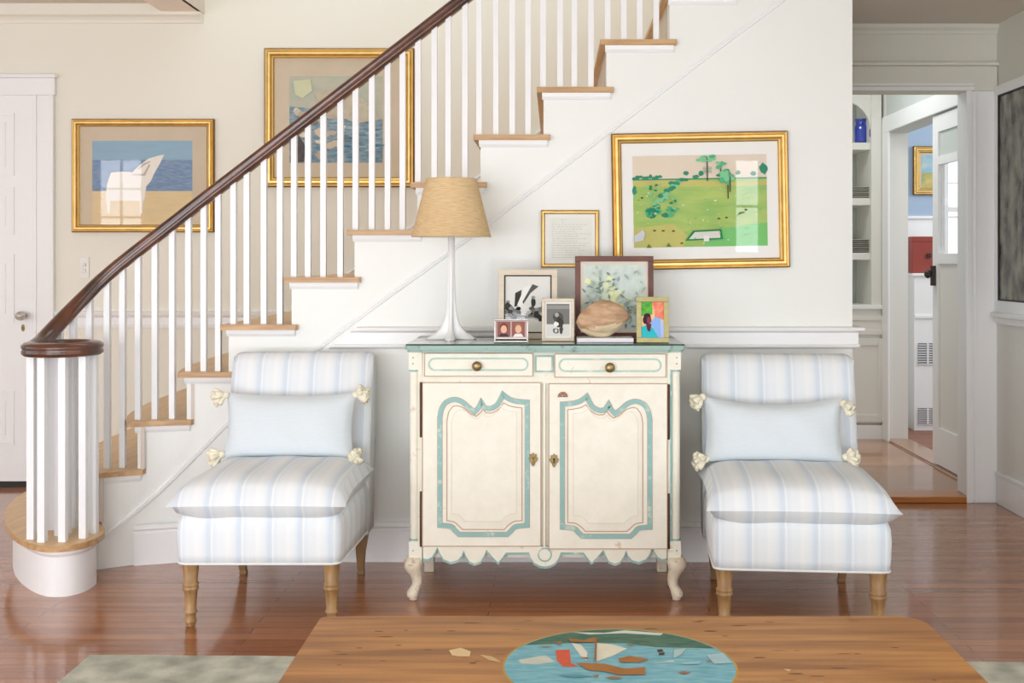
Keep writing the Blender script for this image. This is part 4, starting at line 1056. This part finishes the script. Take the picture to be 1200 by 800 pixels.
# lumbar pillows with tassels
def tassel(b, p, d, s=1.35, n=30):
    # knot and a bunch of short yarn strands fanning towards d
    l = sqrt(sum(q_*q_ for q_ in d)); d = [q_/l for q_ in d]
    b.sphere(p, .011*s, 'tassel', 8)
    for k in range(n):
        v = [d[q_]*1.0+random.uniform(-.6,.6) for q_ in range(3)]; l2 = sqrt(sum(q_*q_ for q_ in v)); v = [q_/l2 for q_ in v]
        L_ = random.uniform(.03,.044)*s
        a = p; m_ = tuple(p[q_]+v[q_]*L_*.55 for q_ in range(3)); e_ = tuple(p[q_]+v[q_]*L_*.95+(0,0,-.004)[q_] for q_ in range(3))
        up = (0,1,0) if abs(v[1]) < .8 else (1,0,0)
        b.tube([a, m_, e_], .0062*s, 'tassel', 6, up=up, scales=[.7,1,1.05])
def lumbar(cx, cy, zb, w, h, label, tas, sag, rz=0):
    e = empty('lumbar_pillow', (cx, cy, zb), label, 'pillow', 'pale blue lumbar pillows on the slipper chairs')
    b = MB(); pillow_mesh(b, (cx, cy, zb+h/2), w, h, .125, 'pillow', 'xz', pinch=.06, sag=sag, lean=radians(14)); b.build('cover', e)
    for (dx, dz, dir_) in tas:
        t = MB(); z = zb+h/2+dz; tassel(t, (cx+dx, cy-.012+(z-zb-h/2)*sin(radians(14)), z), dir_); t.build('tassel', e)
    e.rotation_euler = (0, 0, rz); return e
P1 = (337, 505)
py_ = 4.235
cx1 = PX(336, py_-.05); w1 = 158*4.12/F; h1 = .255
lumbar(cx1, py_, .502, w1, h1, 'pale blue tasselled pillow on the left striped chair by the stairs',
       [(-w1/2, h1/2-.012, (-1,-.2,-.35)), (w1/2, h1/2-.010, (.8,-.2,.1)), (-w1/2+.0, -h1/2+.02, (-1,-.5,-.2)), (w1/2-.01, -h1/2+.014, (.5,-.5,.1))], .006)
py2 = 4.145
cx2 = PX(909, py2-.05); w2 = 168*4.03/F
lumbar(cx2, py2, .502, w2, .250, 'pale blue tasselled pillow on the right striped chair by the doorway',
       [(-w2/2, .118, (-.8,-.3,-.5)), (w2/2, .100, (.6,-.3,-.5)), (-w2/2+.01, -.110, (-1,-.5,-.1)), (w2/2+.0, -.095, (1,-.5,.1))], .022, radians(-4.5))

# ------------------------------------------------------------ coffee table and rug
TZ = .45
def tp(px, py): return on_floor(px, py, TZ)
xl_, yb_ = tp(377, 721.5); xr_, _ = tp(1077, 721.5)
ct = empty('coffee_table', ((xl_+xr_)/2, 2.05, 0), 'worn pine coffee table with a painted oval sailing scene on top', 'table')
b = MB(); ye = yb_-.78
edge = [(xl_+.02, yb_)]
n = 24
pts = [(xl_,ye+.02),(xl_+.02,ye),(xr_-.02,ye),(xr_,ye+.03),(xr_+.002,yb_-.05),(xr_-.012,yb_-.018),(xr_-.05,yb_-.004)]
for k in range(1, n): pts.append((xr_-.05+(xl_+.06-xr_)*k/n, yb_-.001+random.uniform(-.0018,.0018)))
pts += [(xl_+.02,yb_-.005),(xl_+.004,yb_-.008),(xl_,yb_-.02)]
b.prism_xy(pts, TZ-.032, TZ, 'pine'); tabletop = b
b = MB()
for (a, c, d, g_) in ((xl_+.06,xr_-.06,yb_-.09,yb_-.065),(xl_+.06,xr_-.06,ye+.065,ye+.09),(xl_+.06,xl_+.085,ye+.09,yb_-.09),(xr_-.085,xr_-.06,ye+.09,yb_-.09)): b.box(a, c, d, g_, TZ-.13, TZ-.032, 'pine')
b.build('apron', ct, bevel=.002)
for (a, c) in ((xl_+.09,yb_-.12),(xr_-.09,yb_-.12),(xl_+.09,ye+.12),(xr_-.09,ye+.12)):
    b = MB(); b.rings([[(a-w_,c-w_,z),(a+w_,c-w_,z),(a+w_,c+w_,z),(a-w_,c+w_,z)] for z, w_ in ((.0125,.02),(.25,.028),(TZ-.032,.03))], 'pine', smooth=False); b.build('leg', ct, bevel=.003)
# oval painting
ov = MB(); oc = (PX(726, 2.205), 2.205); ra, rb_ = .2335, .215
lay = [0]
def flat(pts, m):
    lay[0] += 1; z = TZ+.0003+.00012*lay[0]
    ov.add([(x, y, z) for x, y in pts], [tuple(range(len(pts)))], m)
def ell(k): return [(oc[0]+ra*k*cos(2*pi*i/60), oc[1]+rb_*k*sin(2*pi*i/60)) for i in range(60)]
flat(ell(1.02), art((190,150,70), .5)); flat(ell(1.0), art((138,190,198), .5, c2=(108,168,182), vs=24, st=(1,4,1)))
def op(u, v): return tp(540+u/3.333, 720+v/3.333)
def clip(pts):
    out = []
    for x, y in pts:
        dx, dy = (x-oc[0])/ra, (y-oc[1])/rb_; l = sqrt(dx*dx+dy*dy)
        out.append((oc[0]+dx/l*ra*.99, oc[1]+dy/l*rb_*.99) if l > .99 else (x, y))
    return out
pine2 = art((172,116,62), .5, var=.15, vs=30)
arcp = [(oc[0]+ra*.99*cos(a), oc[1]+rb_*.99*sin(a)) for a in [radians(t) for t in range(28, 156, 4)]]
flat(arcp+clip([op(240,118),op(420,112),op(640,112),op(760,128),op(1000,132)]), art((66,104,84), .5, c2=(90,124,104), vs=30, st=(1,3,1)))
flat(clip([op(*p) for p in [(430,68),(560,72),(640,62),(790,74),(780,82),(640,74),(500,78)]]), art((210,216,200), .5))
for P, m in [([(225,178),(330,160),(370,185),(300,196),(235,192)], (200,206,190)),
             ([(370,140),(425,138),(430,190),(460,205),(400,205),(375,180)], (214,96,66)),
             ([(432,112),(470,120),(495,150),(490,182),(470,165)], (226,224,206)),
             ([(528,112),(528,186),(600,160),(650,134),(590,118)], (226,222,200)),
             ([(740,194),(828,178),(836,188)], (176,204,200)), ([(832,138),(880,134),(862,158),(832,172)], (176,204,200)),
             ([(960,160),(1040,150),(1060,190),(990,195)], (166,200,204)),
             ([(765,140),(785,137),(792,146),(772,149)], (90,60,50)), ([(775,152),(798,150),(792,160),(772,160)], (90,60,50)), ([(560,225),(640,222),(720,228),(640,236)], (176,206,208)), ([(380,240),(460,236),(520,244),(420,250)], (96,152,168)), ([(860,190),(940,186),(930,196),(870,198)], (160,200,206))]:
    flat(clip([op(*p) for p in P]), art(m, .5, var=.08, vs=40))
for P in [[(420,96),(480,104),(520,92),(530,112),(430,110)],[(615,175),(660,165),(735,178),(700,190),(625,190)],[(450,192),(560,196),(640,215),(720,210),(720,238),(620,240),(560,225),(500,222)],[(845,232),(870,226),(900,228),(880,236)],[(560,250),(600,246),(640,252),(600,256)],[(470,170),(500,172),(490,178)],[(300,128),(360,126),(340,131)],[(640,120),(690,122),(660,126)],[(510,244),(540,240),(536,250)],[(360,112),(395,110),(390,122)],[(700,118),(720,117),(716,121)],[(955,186),(980,186),(970,192)]]:
    flat([op(*p) for p in P], pine2)
flat([op(524,95),op(532,95),op(530,188),op(522,188)], art((150,110,70), .5))
ov.build('painted_oval', ct)
b = tabletop
for P, m in [([(281,98),(300,94),(316,100),(314,108),(296,108),(286,106)], (222,196,150)), ([(330,105),(350,108),(366,118),(345,114)], (206,176,130)), ([(816,128),(828,129),(824,132)], (214,190,150))]:
    b.add([(*tp(320+u*880/1200, 690+v*110/150), TZ+.0006) for u, v in P], [tuple(range(len(P)))], art(m, .6))
for (u, v, L_) in ((150,82,22),(58,80,12),(45,100,14),(250,66,8),(700,78,8),(140,72,6),(190,70,9)):
    pass
for _ in range(70):
    x_ = random.uniform(xl_+.05, xr_-.05); y_ = random.uniform(1.95, yb_-.03); w_ = random.uniform(.004,.02); h_ = random.uniform(.001,.003)
    if ((x_-oc[0])/ra)**2+((y_-oc[1])/rb_)**2 < 1.15: continue
    b.add([(x_+w_*cos(a), y_+h_*sin(a), TZ+.0004) for a in [2*pi*k/10 for k in range(10)]], [tuple(range(10))], 'pine_d')
b.build('tabletop', ct, bevel=.004)
# rug
rx0, ry1 = on_floor(106, 771); 
b = MB(); n = 40; top = []
xa, xb = rx0, 2.0; ya = .6
pts = []
for k in range(n+1): pts.append((xa+(xb-xa)*k/n, ya))
for k in range(n+1):
    x_ = xb+(xa-xb)*k/n; pts.append((x_, ry1-.075*(x_-xa)/(xb-xa)+.002*sin(k*1.7)))
b.prism_xy(pts, .0005, .012, 'rug'); tag(b.build('area_rug', bevel=.003), 'pale grey-green wool rug lying under the pine coffee table', 'rug')

# ------------------------------------------------------------ windows behind the camera (daylight)
def bwin(k, x0, x1, z0, z1, nx, nz, y=-1.19):
    w_ = empty('window_%d' % k, ((x0+x1)/2, y, z0), None, None); w_['kind'] = 'structure'
    b = MB(); b.add([(x0,y,z0),(x1,y,z0),(x1,y,z1),(x0,y,z1)], [(3,2,1,0)], 'sky_window'); b.build('window_glass', w_)
    b = MB()
    for q_ in ((x0-.08,x0,z0-.08,z1+.08),(x1,x1+.08,z0-.08,z1+.08),(x0,x1,z1,z1+.08),(x0,x1,z0-.08,z0)): b.box(q_[0],q_[1],y-.01,y+.03,q_[2],q_[3],'trim')
    for i in range(1,nx): xx = x0+(x1-x0)*i/nx; b.box(xx-.012,xx+.012,y,y+.02,z0,z1,'trim')
    for i in range(1,nz): zz = z0+(z1-z0)*i/nz; b.box(x0,x1,y,y+.02,zz-.012,zz+.012,'trim')
    b.build('window_frame', w_)
bwin(2, -4.0, -2.3, .2, 2.15, 4, 4); bwin(3, -2.05, -.25, .2, 1.95, 4, 4); bwin(4, .0, 1.6, .2, 1.15, 4, 2)  # unseen windows, made large and low to brighten the lower wall
bwin(5, -5.55, -5.05, 1.45, 2.5, 2, 3); bwin(6, 1.74, 1.95, 1.35, 2.22, 1, 2)
def swin(k, x, y0_, y1_, z0, z1, sgn, n):
    w_ = empty('window_%d' % k, (x, (y0_+y1_)/2, z0), None, None); w_['kind'] = 'structure'
    b = MB(); f = [(x,y0_,z0),(x,y1_,z0),(x,y1_,z1),(x,y0_,z1)]
    b.add(f, [(0,1,2,3) if sgn > 0 else (3,2,1,0)], 'side_window'); b.build('window_glass', w_)
    b = MB(); xa_, xb_ = sorted((x-.01*sgn, x+.02*sgn))
    for q_ in ((y0_-.08,y0_,z0-.08,z1+.08),(y1_,y1_+.08,z0-.08,z1+.08),(y0_,y1_,z1,z1+.08),(y0_,y1_,z0-.08,z0)): b.box(xa_,xb_,q_[0],q_[1],q_[2],q_[3],'trim')
    for i in range(1,n): yy = y0_+(y1_-y0_)*i/n; b.box(xa_,xb_,yy-.012,yy+.012,z0,z1,'trim')
    b.box(xa_,xb_,y0_,y1_,(z0+z1)/2-.015,(z0+z1)/2+.015,'trim'); b.build('window_frame', w_)
swin(7, -5.99, .5, 4.6, .3, 2.3, 1, 6)
swin(8, RX-.01, -.6, 2.6, .5, 2.3, -1, 5)

def area(name, loc, rot, sx, sy, e, col=(1,1,1)):
    l = bpy.data.lights.new(name, 'AREA'); l.shape = 'RECTANGLE'; l.size = sx; l.size_y = sy; l.energy = e; l.color = col
    o = bpy.data.objects.new(name, l); C.objects.link(o); o.location = loc; o.rotation_euler = rot; return o
area('stairwell_fill', (-.4, 5.35, 4.5), (0,0,0), 2.6, 1.2, 24, (1,.98,.94))  # added fill light above the open stairwell; no skylight known there
area('blue_room_fill', (4.6, 7.1, 2.4), (0, radians(50), 0), 1.2, 1.2, 60, (.9,.95,1))  # added fill light, as if from an unseen side window
area('passage_fill', (1.6, 6.7, 2.7), (0,0,0), .6, .6, 13, (.95,.98,1))  # added fill light for the passage, out of view; no known fixture

w = bpy.data.worlds.new('world'); bpy.context.scene.world = w; w.use_nodes = True
w.node_tree.nodes['Background'].inputs[0].default_value = (.93,.97,1,1); w.node_tree.nodes['Background'].inputs[1].default_value = .8
cam = bpy.data.cameras.new('camera'); co = bpy.data.objects.new('camera', cam); C.objects.link(co)
co.location = (0,0,H); co.rotation_euler = (pi/2,0,0); cam.sensor_width = 36; cam.lens = F/1200*36
cam.shift_x = -(VX-600)/1200; cam.shift_y = (VY-400)/1200; cam.clip_start = .05
sc = bpy.context.scene; sc.camera = co
sc.view_settings.view_transform = 'Standard'; sc.view_settings.look = 'None'; sc.view_settings.gamma = 1; sc.view_settings.use_curve_mapping = False
sc.view_settings.exposure = -0.30
